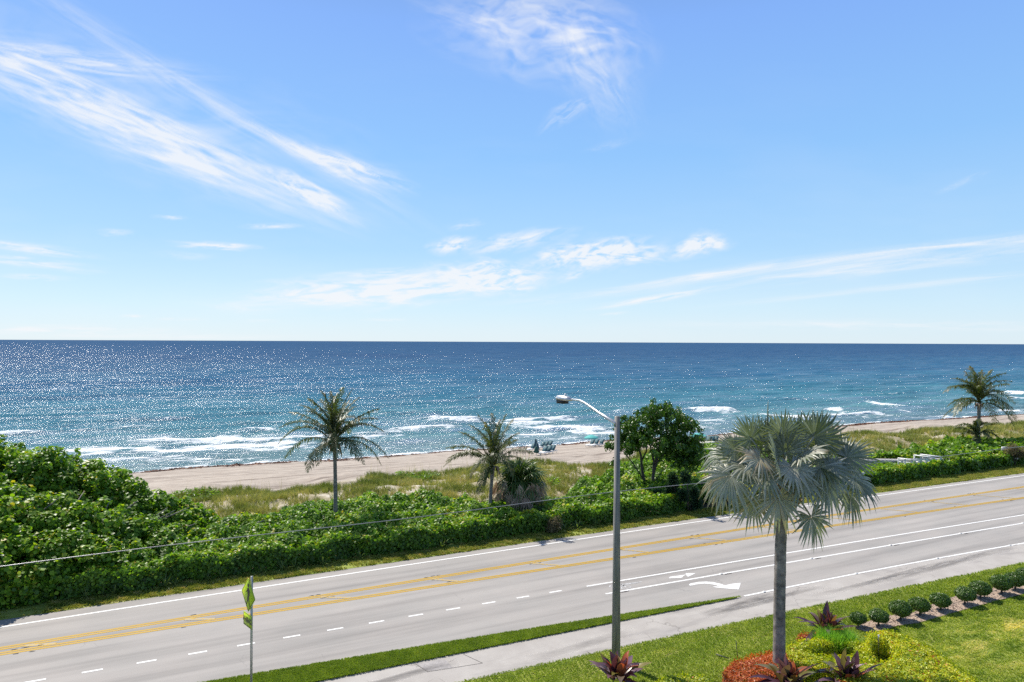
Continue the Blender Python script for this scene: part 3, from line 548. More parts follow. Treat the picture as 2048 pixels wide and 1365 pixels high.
# creeping green patches on the dune
mb = MB()
for px, py, rx, ry, cnt in ((835, 959, 1.9, .8, 900), (1110, 968, .5, .5, 160), (395, 995, 1.6, .7, 500), (1690, 850, 0, 0, 0)):
    if cnt:
        c = gp(px, py); a = r.uniform(0, 2 * PI, cnt); q = np.sqrt(r.uniform(0, 1, cnt)); x = c[0] + rx * q * np.cos(a); y = c[1] + 2.2 * ry * q * np.sin(a)
        scatter(mb, *OVAL, np.stack([x, y, terr(x, y) + r.uniform(.05, .35, cnt)], 1), rot_up(cnt, .6, r), r.uniform(.16, .3, cnt), np.clip(r.normal(.6, .15, cnt), 0, 1))
tag(mb.build('creeping_vine', M['grape']), 'low bright green creeper patches among the dune grass', 'vine', kind='stuff')
# seaweed wrack
mb = MB(); cnt = 90000; s = r.uniform(-10, 185, cnt); sh = shore(s)
lane = r.choice([0, 1, 2], cnt, p=[.5, .3, .2]); nz = wob(s, s * .0, 9, 61, 5)
n = sh - 1.7 - .35 * nz - lane * (.9 + .35 * np.sin(s * .11)) + r.normal(0, .14, cnt) - np.clip((s - 90) / 60, 0, 1) * (r.uniform(0, 3.2, cnt) + .5) * (r.uniform(0, 1, cnt) < .8)
x, y = xy(s, n); den = np.where(s < 95, np.where(lane == 0, .15 + .8 * wob(s, s * 0, 4, 62, 5), .18 + .5 * wob(s, s * 0, 6, 63, 5)), .8 + .35 * wob(s, n * 4, 3.5, 64, 5)) * np.where((s > 25) & (s < 92), .5, 1.0)
k = (r.uniform(0, 1, cnt) < den) & inview(x, y); s, n, x, y = s[k], n[k], x[k], y[k]
scatter(mb, *ROUND, np.stack([x, y, terr(x, y) + r.uniform(0, .04, len(x))], 1), rot_up(len(x), .3, r), np.stack([r.uniform(.1, .3, len(x)), r.uniform(.1, .4, len(x)), r.uniform(.1, .3, len(x))], 1), r.uniform(0, 1, len(x)))
tag(mb.build('seaweed', M['weed']), 'brown seaweed washed up in lines along the water edge', 'seaweed', kind='stuff')
# ================================================================ clouds: a thin high layer far out over the sea
def vnoise(x, y, seed):
    r = np.random.default_rng(seed); T = r.uniform(0, 1, (256, 256)); xi = np.floor(x).astype(int); yi = np.floor(y).astype(int)
    fx = x - xi; fy = y - yi; fx = fx * fx * (3 - 2 * fx); fy = fy * fy * (3 - 2 * fy)
    g_ = lambda i, j: T[i & 255, j & 255]
    return (g_(xi, yi) * (1 - fx) + g_(xi + 1, yi) * fx) * (1 - fy) + (g_(xi, yi + 1) * (1 - fx) + g_(xi + 1, yi + 1) * fx) * fy
def fbm(x, y, seed, o=6, ro=.55):
    v = 0; am = 1; t = 0
    for k in range(o): v = v + am * vnoise(x * 2 ** k + 17.3 * k, y * 2 ** k + 9.1 * k, seed + k); t += am; am *= ro
    return v / t
uu = np.linspace(-.98, .98, 1150); vv = np.concatenate([np.linspace(.0005, .12, 170)[:-1], np.linspace(.12, .62, 380)])
UU, VV = np.meshgrid(uu, vv, indexing='ij'); den = np.zeros_like(UU)
for i, (cx, cy, an, hl, hw, st, fs) in enumerate(CL):
    an = math.radians(an); du, dv = UU - (cx - 1024) / F, VV - (683.7 - cy) / F; c_, s_ = math.cos(an), math.sin(an)
    X1, Y1 = (du * c_ + dv * s_) / (hl / F), (-du * s_ + dv * c_) / (hw / F)
    m_ = (np.abs(X1) < 2.4) & (np.abs(Y1) < 2.6)
    if not m_.any(): continue
    x1, y1 = X1[m_], Y1[m_]; hwm = max(hw, 6)
    wx = fbm(x1 * 1.3 + i * 7, y1 * .8 + 3, 300 + i, 3) - .5; wy = fbm(x1 * 1.1 + 5, y1 * .9 + i * 3, 340 + i, 3) - .5
    x1 = x1 + .5 * wx; y1 = y1 + 1.1 * wy + .25 * x1 * x1 * (1 if i % 2 else -.6) * (hw > 12)
    fr = hwm / 9.0
    so_ = hw > 60; fib = fbm(x1 * hl / (fs * 11.0) * (.6 if so_ else 1) + i * 5 + 2 * wy, y1 * fr * (.55 if so_ else 1) + i * 2 + (1.2 if so_ else 2.2) * wx, 400 + i, 6, .5 if so_ else .6)
    env = np.exp(-np.abs(x1) ** 2.2 - np.abs(y1) ** 2 * .9)
    den[m_] += st * np.clip(env - .06, 0, 1) * np.clip((fib - .30) * 2.9, 0, 1.4) * (1.0 if hw > 25 else 1.5)
low = np.clip(1 - VV / .45, 0, 1)
den += .07 * np.clip(fbm(UU * 5, VV * 22, 77, 5) - .48, 0, 1) * 4 * low
den = np.clip(den, 0, 1) * np.clip(VV / .002, 0, 1)
L3 = np.sqrt(1 + UU ** 2 + VV ** 2); RC = 48000.0
V = np.stack([UU / L3 * RC, 1 / L3 * RC, VV / L3 * RC + H], -1).reshape(-1, 3)
a, b = UU.shape; i = np.arange(a - 1)[:, None] * b + np.arange(b - 1)[None]; fc = np.stack([i, i + b, i + b + 1, i + 1], -1).reshape(-1, 4)
dfl = den.reshape(-1); fc = fc[dfl[fc].max(1) > .004]
mb = MB(); mb.add(V, fc); me = mb.mesh('clouds', True)
at_ = me.attributes.new('den', 'FLOAT', 'POINT'); at_.data.foreach_set('value', dfl.astype(np.float32))
m, nt_, b_, o_ = mat('thin_cloud'); g = G(nt_); nt_.nodes.remove(b_)
em = g.n('ShaderNodeEmission'); em.inputs['Color'].default_value = (.955, .97, 1, 1); em.inputs['Strength'].default_value = .80; CLE = em
tr = g.n('ShaderNodeBsdfTransparent'); mx = g.n('ShaderNodeMixShader'); g.l(g.m('MULTIPLY', g.attr('den'), .85), mx.inputs[0]); g.l(tr.outputs[0], mx.inputs[1]); g.l(em.outputs[0], mx.inputs[2]); g.l(mx.outputs[0], o_.inputs['Surface'])
tag(link('clouds', me, m), kind='structure')
# ================================================================ foliage helpers
def lumps_leaves(mb, C, R, dens, tmpl, size, r, up=.35, tj=.14, tb=.5, zmin=None, shell=(.72, 1.04), keepf=None, hit_low=.15):
    """C (n,3) centres, R (n,3) radii: leaves through the shells of the lumps"""
    C = np.asarray(C, float); R = np.asarray(R, float)
    area = 4 * PI * (R.prod(1)) ** (2 / 3); cnt = np.maximum(3, (area * dens).astype(int)); idx = np.repeat(np.arange(len(C)), cnt)
    d = r.normal(size=(len(idx), 3)); d /= np.linalg.norm(d, axis=1)[:, None]
    q = r.uniform(shell[0], shell[1], len(idx)); P = C[idx] + d * R[idx] * q[:, None]
    k = np.ones(len(P), bool)
    if zmin is not None: k &= P[:, 2] > (zmin if np.isscalar(zmin) else zmin(P[:, 0], P[:, 1]))
    if keepf is not None: k &= keepf(P)
    P, d, idx = P[k], d[k], idx[k]
    nr = d * (1 - up) + np.array([0, 0, up]) + r.normal(0, .32, d.shape)
    lt = r.uniform(-.12, .12, len(C))
    t = np.clip(tb + lt[idx] + r.normal(0, tj, len(P)) + .06 * d[:, 2], 0, 1)
    scatter(mb, *tmpl, P, frames(nr, r.uniform(0, 2 * PI, len(P))), size * r.uniform(.65, 1.25, len(P)), t)
def blade(P0, d, up, L_, W_, k, sag, prof, r=None, fold=.15):
    """a long leaf: stations from P0 along d, arching down by sag; returns V, F"""
    d = np.asarray(d, float); d = d / np.linalg.norm(d); side = np.cross(d, up); side /= np.linalg.norm(side) + 1e-9; nn_ = np.cross(side, d)
    t = np.linspace(0, 1, k); V = []
    for i, q in enumerate(t):
        c = np.asarray(P0) + d * L_ * q + np.array([0, 0, -1]) * sag * L_ * q * q
        w_ = W_ * .5 * prof(q); V += [c - side * w_ + nn_ * w_ * fold * 2, c, c + side * w_ + nn_ * w_ * fold * 2]
    f = [[3 * i + a, 3 * i + a + 1, 3 * i + a + 4, 3 * i + a + 3] for i in range(k - 1) for a in (0, 1)]
    return np.array(V), np.array(f)
# ================================================================ scrub, hedges, big sea grape
r = np.random.default_rng(31)
def canopy(x, y):
    return terr(x, y) + .95 + .33 * wob(x, y, 3.4, 71) + .20 * wob(x, y, 1.3, 72)
BW = lambda s, n: (s > 56) & (np.abs(n - np.interp(s, [56, 60, 65, 67.6, 75, 100], [42.6, 40.9, 38.7, 37.7, 36.6, 30]) ) < .7)   # boardwalk corridor
mb = MB(); s, n, x, y = samp(-14, 142, 36.2, 56, 820000, r); so_ = scrub_out(s)
e = .8 * wob(x, y, 2.5, 73)
dist = np.hypot(x, y); k = (n < so_ + e) & (r.uniform(0, 1, len(s)) < np.clip((50 / dist) ** 1.7, .12, 1)) & ~BW(s, n)
k &= ~((s > 58) & (s < 72) & (n > np.interp(s, [58, 66, 72], [43.2, 40.5, 39.2])) & (n < np.interp(s, [58, 66, 72], [45.2, 41.6, 39.6])) & (r.uniform(0, 1, len(s)) < .75))
s, n, x, y = s[k], n[k], x[k], y[k]; so_ = scrub_out(s) + .8 * wob(x, y, 2.5, 73); dist = np.hypot(x, y)
top = np.where((s > 54) & (n < np.interp(s, [54, 60, 65, 67.6, 75, 100], [43, 41, 39, 38, 37, 33])), np.minimum(canopy(x, y), .55 + terr(x, y) * 0 + .12 * wob(x, y, 1, 7)), canopy(x, y)); edge = np.clip((so_ - n) / 1.4, 0.05, 1) ** .6; g0 = terr(x, y)
dep = np.abs(r.normal(0, .22, len(x))); z = g0 + (top - g0) * edge - dep; z = np.maximum(z, g0 + .03)
ex = .12; gx = (canopy(x + ex, y) - canopy(x - ex, y)) / (2 * ex); gy = (canopy(x, y + ex) - canopy(x, y - ex)) / (2 * ex)
nr = np.stack([-gx, -gy, np.ones_like(gx)], 1) + r.normal(0, .42, (len(x), 3))
t = np.clip(.64 + .16 * wob(x, y, 5, 74) + .1 * wob(x, y, 1.2, 75) + r.normal(0, .15, len(x)), 0, 1)
scatter(mb, *ROUND, np.stack([x, y, z], 1), frames(nr, r.uniform(0, 2 * PI, len(x))), r.uniform(.10, .21, len(x)) * np.clip(dist / 50, 1, 2.0), t)
tag(mb.build('sea_grape_scrub', M['grape']), 'low bright green sea grape scrub spreading between hedge and dune', 'shrubs', kind='stuff')
def hedge(name, label, s0, s1, dens, hgt, seed, wid=1.1):
    mb = MB(); r = np.random.default_rng(seed); L_ = s1 - s0
    base = lambda s: np.where(s < 0, 35.75, 35.9) + .08 * np.sin(s * .9) + .10 * np.sin(s * 2.3)
    # front face
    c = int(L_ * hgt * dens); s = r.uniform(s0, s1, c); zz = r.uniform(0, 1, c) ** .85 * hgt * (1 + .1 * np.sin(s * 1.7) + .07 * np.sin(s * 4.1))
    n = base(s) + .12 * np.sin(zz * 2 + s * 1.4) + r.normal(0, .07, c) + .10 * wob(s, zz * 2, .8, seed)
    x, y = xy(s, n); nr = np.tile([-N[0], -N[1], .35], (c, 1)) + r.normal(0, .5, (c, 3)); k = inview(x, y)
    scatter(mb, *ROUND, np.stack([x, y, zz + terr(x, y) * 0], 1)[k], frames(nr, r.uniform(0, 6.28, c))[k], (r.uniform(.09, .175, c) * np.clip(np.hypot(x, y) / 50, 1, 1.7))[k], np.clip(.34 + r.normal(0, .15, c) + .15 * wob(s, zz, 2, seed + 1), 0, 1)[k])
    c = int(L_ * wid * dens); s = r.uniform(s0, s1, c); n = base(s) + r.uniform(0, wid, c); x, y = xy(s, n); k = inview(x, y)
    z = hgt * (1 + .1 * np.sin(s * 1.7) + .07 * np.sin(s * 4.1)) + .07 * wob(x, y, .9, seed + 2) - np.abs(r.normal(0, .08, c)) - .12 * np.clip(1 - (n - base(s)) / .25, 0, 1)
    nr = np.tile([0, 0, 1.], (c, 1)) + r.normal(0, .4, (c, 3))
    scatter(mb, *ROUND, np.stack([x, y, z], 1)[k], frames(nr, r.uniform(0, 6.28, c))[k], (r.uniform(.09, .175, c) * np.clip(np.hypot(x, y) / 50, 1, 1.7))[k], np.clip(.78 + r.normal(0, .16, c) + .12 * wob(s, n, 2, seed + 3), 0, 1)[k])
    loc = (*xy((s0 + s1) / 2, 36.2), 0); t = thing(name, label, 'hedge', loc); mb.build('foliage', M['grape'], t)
    # woody stems inside
    for q in np.arange(max(s0, -8), min(s1, 72), 1.1):
        st = MB()
        x_, y_ = xy(q + r.uniform(-.15, .15), float(base(np.array(q))) + .35); lean = r.uniform(-.15, .15, 2)
        st.tube([(x_, y_, 0), (x_ + lean[0], y_ + lean[1], hgt * .5), (x_ + 2 * lean[0], y_ + 2 * lean[1], hgt * .85)], [.03, .022, .012], 5); st.build('stem', M['barkdark'], t)
sR = float(sn(hit(1392, 1022))[0])
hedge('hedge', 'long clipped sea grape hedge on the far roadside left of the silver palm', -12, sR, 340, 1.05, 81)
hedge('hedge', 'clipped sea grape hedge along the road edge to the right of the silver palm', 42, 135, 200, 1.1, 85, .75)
# big sea grape on the left: blobs (px, top px, Y, radius, vertical radius)
BL = [(-220, 870, 36, 3.6, 3), (-120, 880, 36, 3.3, 2.8), (-20, 889, 37, 2.8, 2.6), (60, 897, 37, 2.4, 2.2), (125, 912, 38, 2.2, 2.2), (185, 930, 38.5, 2.0, 2), (232, 950, 39, 1.7, 1.8), (285, 980, 39, 1.8, 1.6), (335, 1004, 39, 1.9, 1.4), (395, 1031, 39, 1.8, 1), (445, 1048, 39, 1.5, .8),
      (-140, 950, 32, 3, 2.6), (-60, 965, 32.5, 2.8, 2.5), (30, 985, 32.5, 2.4, 2.3), (110, 1000, 33.5, 2.2, 2.1), (190, 1012, 34.5, 2.1, 2), (265, 1035, 35.5, 2.0, 1.6), (345, 1058, 36.5, 1.8, 1.3), (420, 1068, 37.2, 1.5, 1.0), (150, 1065, 32, 1.9, 1.5), (50, 1080, 30.8, 1.9, 1.5), (240, 1090, 33, 1.6, 1.2), (0, 1130, 29.8, 1.5, 1.2), (-80, 1100, 29.5, 2, 1.8), (-170, 1080, 29, 2.2, 2), (90, 1140, 30.6, 1.2, .9), (170, 1120, 31.7, 1.2, .9), (-150, 998, 29.5, 2.0, 2.2), (-235, 985, 28, 2.5, 2.5), (-60, 1060, 29.4, 1.5, 1.6)]
lc, lr = [], []
for px, py, Yd, ra, rv in BL:
    p = at(px, py, Yd); c = np.array([p[0], p[1], p[2] - rv])
    for _ in range(int(15 * ra * ra * .9)):
        d = r.normal(size=3); d[2] = abs(d[2]) * .9 - .25; d /= np.linalg.norm(d); q = r.uniform(.62, .98); rr_ = r.uniform(.38, .72)
        if _ % 6 == 0 and d[2] > 0: q = r.uniform(1.0, 1.13); rr_ = r.uniform(.2, .34)
        lc.append(c + d * np.array([ra, ra, rv]) * q); lr.append([rr_, rr_, rr_ * .8])
lc, lr = np.array(lc), np.array(lr); k = (lc[:, 2] > .25) & inview(lc[:, 0], lc[:, 1], 1.2); lc, lr = lc[k], lr[k]
def pos_sn_ok(P): s_, n_ = sn(P); return n_ > np.where(P[:, 2] < 1.3, 35.3, 34.6)
mb = MB(); lumps_leaves(mb, lc, lr, 46, ROUND, .185, r, up=.5, tb=.56, tj=.2, zmin=.05, keepf=pos_sn_ok)
T = thing('sea_grape_tree', 'huge rounded sea grape with round leaves filling the left edge beside the road', 'tree', at(100, 1180, 33)[:2].tolist() + [0])
mb.build('crown', M['grape'], T)
tb_ = MB()
for px, Yd, hh in [(20, 33, 4), (110, 34, 3.6), (190, 36, 3), (270, 37, 2.3), (60, 37, 4.4), (-60, 34, 4.4), (350, 38, 1.6), (430, 38.5, 1.1)]:
    b = at(px, 1100, Yd); b[2] = 0
    for k_ in range(5):
        a = r.uniform(0, 6.28); l = r.uniform(.5, 1.9); P = [b + [0, 0, 0], b + [math.cos(a) * l * .3, math.sin(a) * l * .3, hh * .4], b + [math.cos(a) * l * .8, math.sin(a) * l * .8, hh * .75], b + [math.cos(a) * l * 1.5, math.sin(a) * l * 1.5, hh * .97]]
        tb_.tube(P, [.09, .07, .045, .02], 6)
tb_.build('branches', M['barkgrey'], T, True)
# strap-leaved plants at the hedge foot
def rosette(mb, c, k, L_, W_, r, tilt=(.2, 1.2), sag=.35, prof=lambda q: max(.08, min(1, q * 5 + .4) * (1 - q ** 3)), tt=(.2, .9), st=6):
    for i in range(k):
        a = i * 2.4 + r.uniform(-.3, .3); ti_ = tilt[0] + (tilt[1] - tilt[0]) * (i + .5) / k + r.uniform(-.1, .1); d = np.array([math.sin(ti_) * math.cos(a), math.sin(ti_) * math.sin(a), math.cos(ti_)])
        l = L_ * r.uniform(.75, 1.15); V, f = blade(np.asarray(c) + d * .04, d, (0, 0, 1) if ti_ > .05 else (1, 0, 0), l, W_ * r.uniform(.8, 1.2), st, sag * r.uniform(.4, 1.3), prof)
        mb.add(V, f, float(np.clip(r.uniform(*tt), 0, 1)))
mb = MB(); rosette(mb, (0, 0, 0), 13, .62, .055, r, (.15, 1.1), .4); strap_me = mb.mesh('strap_plant', True)
for i, (px, py) in enumerate([(175, 1182), (205, 1190), (245, 1183), (225, 1196), (415, 1150), (440, 1142), (560, 1128), (585, 1124), (610, 1121), (640, 1117), (520, 1138), (720, 1112), (880, 1090), (1085, 1052), (1110, 1046), (1140, 1047), (1175, 1042), (1190, 1036), (330, 1166), (350, 1160)]):
    p = hit(px, py, .15); s_, n_ = sn(p); p = np.array([*xy(s_, 35.5 + .08 * (i % 3)), 0.0])
    o = link('strap_leaved_plant', strap_me, M['strap'] if i == 0 else None); o.location = p; o.rotation_euler = (0, 0, r.uniform(0, 6.28)); o.scale = (1.0,) * 3 if i % 3 else (1.25,) * 3
    tag(o, 'small strap-leaved plant growing at the foot of the roadside hedge', 'plant', 'strap-leaved plants along the hedge foot')
# ================================================================ coconut palms
def bez(a, b, c, t): return np.outer((1 - t) ** 2, a) + np.outer(2 * t * (1 - t), b) + np.outer(t * t, c)
def frond(C, tip, r, arch=.35, nl=46, ll=.62, lw=.05, tb=.5, wind=(-.15, 0, 0)):
    C = np.asarray(C, float); tip = np.asarray(tip, float); D = np.linalg.norm(tip - C); hd = (tip - C) / D
    up = np.array([0, 0, 1.]) - hd * hd[2]; up /= np.linalg.norm(up) + 1e-6
    B = C + (tip - C) * .5 + up * D * arch * r.uniform(.7, 1.45) + np.array([0, 0, .16 * D]) * (1 - abs(hd[2]))
    t = np.linspace(0, 1, 15); P = bez(C, B, tip, t); mb = MB(); mb.tube(P, np.linspace(.042, .008, 15), 4, .78)
    tt = np.linspace(.13, 1, nl); Q = bez(C, B, tip, tt); Tn = np.gradient(Q, axis=0); Tn /= np.linalg.norm(Tn, axis=1)[:, None]
    ref = up if abs(hd[2]) > .8 else np.array([0, 0, 1.])
    for sgn in (-1, 1):
        side = np.cross(Tn, np.array([0, 0, 1.]) + hd * .01 + np.array([.02, .03, 0])); side /= np.linalg.norm(side, axis=1)[:, None]
        tw = r.uniform(-.4, .3); clump = .82 + .25 * np.sin(tt * r.uniform(25, 45) + r.uniform(0, 6))
        L_ = ll * D / 3.3 * 1.15 * np.sin(PI * np.clip(tt * .86 + .12, 0, 1)) ** .6 * r.uniform(.6, 1.2, nl) * clump
        d1 = side * sgn * .75 + Tn * .65 + np.array([0, 0, .12 + tw * sgn]) + r.normal(0, .10, (nl, 3)); d1 /= np.linalg.norm(d1, axis=1)[:, None]
        d2 = d1 * .55 + np.array([0, 0, -1.]) * r.uniform(.8, 2.2, (nl, 1)) * r.uniform(.7, 1.3) + np.array(wind) * r.uniform(.3, 2.6) + Tn * .25; d2 /= np.linalg.norm(d2, axis=1)[:, None]
        w1 = np.cross(d1, np.cross(Tn, d1)); w1 = Tn - d1 * (Tn * d1).sum(1)[:, None]; w1 /= np.linalg.norm(w1, axis=1)[:, None] + 1e-9; w1 = w1 * lw * .5
        A0 = Q; A1 = Q + d1 * L_[:, None] * .5; A2 = A1 + d2 * L_[:, None] * .5
        V = np.stack([A0 - w1 * .5, A0 + w1 * .5, A1 + w1, A1 - w1, A2], 1).reshape(-1, 3); i = np.arange(nl)[:, None] * 5
        mb.add(V, [i + np.array([[0, 1, 2, 3]]), i + np.array([[3, 2, 4]])], np.repeat(np.clip(tb + r.normal(0, .13, nl) + .25 * (tt > .85), 0, 1), 5))
    return mb
def palm(name, label, base, cpx, Yd, tips, seed, trunk_r=.13, lean=0.0, extra=6, ll=.62, lw=.05, arch=.22, nl=46, nuts=True, group=None):
    r = np.random.default_rng(seed); C = at(cpx[0], cpx[1], Yd); T = thing(name, label, 'palm tree', base, group)
    b = np.array(base, float); t = np.linspace(0, 1, 9); mid = (b + C) / 2 + np.array([lean, 0, 0]); P = bez(b, mid, C - [0, 0, .08], t)
    mb = MB(); mb.tube(P, trunk_r * np.array([1.55, 1.2, 1.05, 1, .95, .93, .92, .95, 1.1]), 10); mb.build('trunk', M['barkgrey'], T, True)
    R_ = []
    for i, (px, py) in enumerate(tips):
        sc_ = Yd / F; l2 = math.hypot(px - cpx[0], py - cpx[1]) * sc_; R_.append(l2)
    Lm = max(R_) * 1.04
    for i, (px, py) in enumerate(tips):
        dy = math.sqrt(max(0, Lm ** 2 - R_[i] ** 2)) * (1 if i % 2 else -1) * r.uniform(.45, .85)
        tp = at(px, py, Yd + dy * .8); mb = frond(C + r.normal(0, .05, 3), tp, r, arch if py > cpx[1] - 30 else arch * .55, nl, ll, lw, .5 + r.uniform(-.12, .15)); mb.build('frond', M['coco'], T)
    for i in range(extra):
        a = PI * (i + .5) / max(extra, 1) * 2 + r.uniform(-.2, .2); el = r.uniform(-.45, .9); d = np.array([math.cos(a) * .45, math.sin(a), el]); d /= np.linalg.norm(d)
        mb = frond(C, C + d * Lm * .85, r, arch, nl, ll, lw, .45); mb.build('frond', M['coco'], T)
    mb = MB()   # fibre sheath and hanging flower stalks
    for i in range(9):
        a = i * 2.4; d = np.array([math.cos(a), math.sin(a), 0]) * .3; mb.tube([C + d * .3 - [0, 0, .15], C + d + [0, 0, -.15], C + d * 1.5 - [0, 0, .75 * r.uniform(.7, 1.3)]], [.03, .05, .02], 5, .6)
    mb.build('sheath', M['dead'], T)
    if nuts:
        for i in range(6):
            mb = MB(); a = i * 2.1; c = C + np.array([math.cos(a) * .24, math.sin(a) * .24, -.28 - .08 * (i % 3)]); u_ = np.linspace(-1, 1, 6)
            mb.tube([c + [0, 0, .13 * q] for q in u_], [max(.01, .1 * math.sqrt(max(0, 1 - q * q))) for q in u_], 7, .4); mb.build('coconut', M['cabbage'], T, True)
    return T
bL = hit(671, 1034, .7) * [1, 1, 0]; palm('coconut_palm', 'tall coconut palm with straight grey trunk, leftmost of the palms', bL, (669, 884), float(bL[1]) , [(687.5, 775), (705, 778), (641, 781), (661, 784), (617, 796), (602, 811), (580, 825), (560, 856), (556, 889), (570, 916), (610, 930), (758, 818), (755, 838), (767, 864), (777, 916), (762, 929), (717, 921), (674, 790), (640, 850), (700, 800)], 101, .12, .05, 15, .74, .05, .30)
bM = hit(981, 1020, .7) * [1, 1, 0]; palm('coconut_palm', 'shorter coconut palm just left of the shaggy cabbage palm', bM, (987, 930), float(bM[1]), [(956, 829), (985, 828), (1013, 829), (1027, 838), (918, 864), (893, 897), (896, 917), (888, 933), (940, 957), (1036, 880), (1066, 907), (1050, 925), (969, 972), (1000, 840), (970, 845)], 102, .12, -.15, 12, .74, .05, .30)
bR = gp(1955, 884, .4); bR[2] -= .4; palm('coconut_palm', 'coconut palm at the far right of the beach', bR, (1958, 805), float(bR[1]), [(1940, 733), (1930, 743), (1984, 740), (1964, 741), (1904, 757), (2019, 769), (1886, 786), (2006, 787), (2028, 820), (1894, 814), (1907, 834), (2033, 842), (2027, 852), (1991, 848), (1927, 763), (2029, 808), (1950, 745)], 103, .20, .1, 12, .80, .085, .30, 38)
pS = gp(1950, 888, .8); pS[2] -= .8; palm('young_palm', 'young stemless palm in front of the far right coconut palm', pS, (1953, 873), float(pS[1]), [(1911, 853), (1926, 846), (1950, 842), (1988, 850), (1998, 876), (1918, 870), (1990, 862), (1974, 846), (1935, 852)], 104, .1, 0, 6, 1.0, .11, .35, 30, False)
pS = hit(664, 1030); palm('young_palm', 'small young palm sprouting beside the foot of the leftmost coconut palm', pS, (676, 1020), float(pS[1]), [(648, 1012), (655, 1003), (690, 1003), (700, 1010), (704, 1020), (662, 1024)], 105, .05, 0, 2, .5, .05, .3, 22, False)
# ================================================================ fan palms
def fan(h, d, nrm, L_, r, ns=38, spread=2.55, droop=.35, fold=.5, tb=.5, split=.5, curl=.25, hang=.5):
    """costapalmate blade: hub h, midrib d, upper side nrm"""
    d = np.asarray(d, float); d /= np.linalg.norm(d); n_ = np.asarray(nrm, float); n_ = n_ - d * (n_ @ d); n_ /= np.linalg.norm(n_) + 1e-9; sd_ = np.cross(n_, d)
    th = np.linspace(-spread, spread, ns); dt = th[1] - th[0]; st = np.array([.03, .28, split, .78, 1.0])
    mb = MB(); V = []; f = []; T_ = []
    for j, a in enumerate(th):
        Lj = L_ * (.80 + .20 * math.cos(a * .7)) * r.uniform(.86, 1.06); a2 = a + r.normal(0, .02)
        dr = math.cos(a2) * d + math.sin(a2) * sd_; wd = -math.sin(a2) * d + math.cos(a2) * sd_; dj = droop * r.uniform(.5, 1.5); limp = (hang if r.uniform() < .3 else 0) * r.uniform(.4, 1)
        tv = float(np.clip(tb + r.normal(0, .13), 0, 1)); b0 = len(V)
        for i, q in enumerate(st):
            c = h + dr * Lj * q + n_ * (.10 * L_ * abs(math.sin(a)) * q - curl * L_ * q * q * (.6 + .4 * math.cos(a))) + np.array([0, 0, -1.]) * dj * L_ * q ** 3
            if i >= 3: c = c - dr * Lj * limp * (q - .5) * .7 + np.array([0, 0, -1.]) * limp * L_ * (q - .45) * .9
            w_ = Lj * math.tan(dt / 2) * (q if q <= split else split * (1 - (q - split) / (1 - split)) ** .8) * 1.08
            z_ = n_ * fold * w_ * (1 if q < split + .01 else 1.2)
            V += [c - wd * w_, c + z_, c + wd * w_]; T_ += [tv, tv + .06, tv]
            if i == 4: T_[-3:] = [min(1, tv + .3)] * 3
        f += [[b0 + 3 * i + k, b0 + 3 * i + k + 1, b0 + 3 * i + k + 4, b0 + 3 * i + k + 3] for i in range(4) for k in (0, 1)]
    mb.add(V, np.array(f), np.clip(T_, 0, 1)); return mb
def petiole(mb, C, h, r0=.04, r1=.022, sag=.12):
    m_ = (C + h) / 2 + np.array([0, 0, sag * np.linalg.norm(h - C)]); mb.tube(bez(C, m_, h, np.linspace(0, 1, 7)), np.linspace(r0, r1, 7), 6, .72)
r = np.random.default_rng(55)
bB = hit(1558, 1352); YB = float(bB[1]); CB = at(1568, 958, YB)
T = thing('silver_fan_palm', 'large silver-blue fan palm with thick grey trunk standing in the garden bed', 'palm tree', bB)
mb = MB(); P = [bB + [0, 0, -.05], bB + [.0, 0, .6], at(1559, 1200, YB), at(1561, 1100, YB), at(1563, 1040, YB), at(1568, 960, YB)]
P = np.array(P); tt = np.linspace(0, 1, 40); Pz = np.array([[np.interp(q, np.linspace(0, 1, 6), P[:, c]) for c in range(3)] for q in tt])
mb.tube(Pz, np.interp(tt, [0, .1, .3, .75, .8, 1], [.27, .22, .20, .185, .21, .34]) * (1 + .022 * np.sin(np.arange(40) * 2.9)), 18); mb.build('trunk', M['bark'], T, True)
mb = MB()
for i in range(46):   # old leaf bases below the crown
    a = i * 2.4; z = -1.15 + 1.3 * i / 46; d = np.array([math.cos(a), math.sin(a), 0]); c = CB + [0, 0, z]; mb.tube([c + d * .2, c + d * .42 + [0, 0, .22], c + d * (.55 + .2 * r.uniform()) + [0, 0, .5]], [.07, .05, .028], 6, r.uniform(.3, .9))
mb.build('leaf_bases', M['dead'], T)
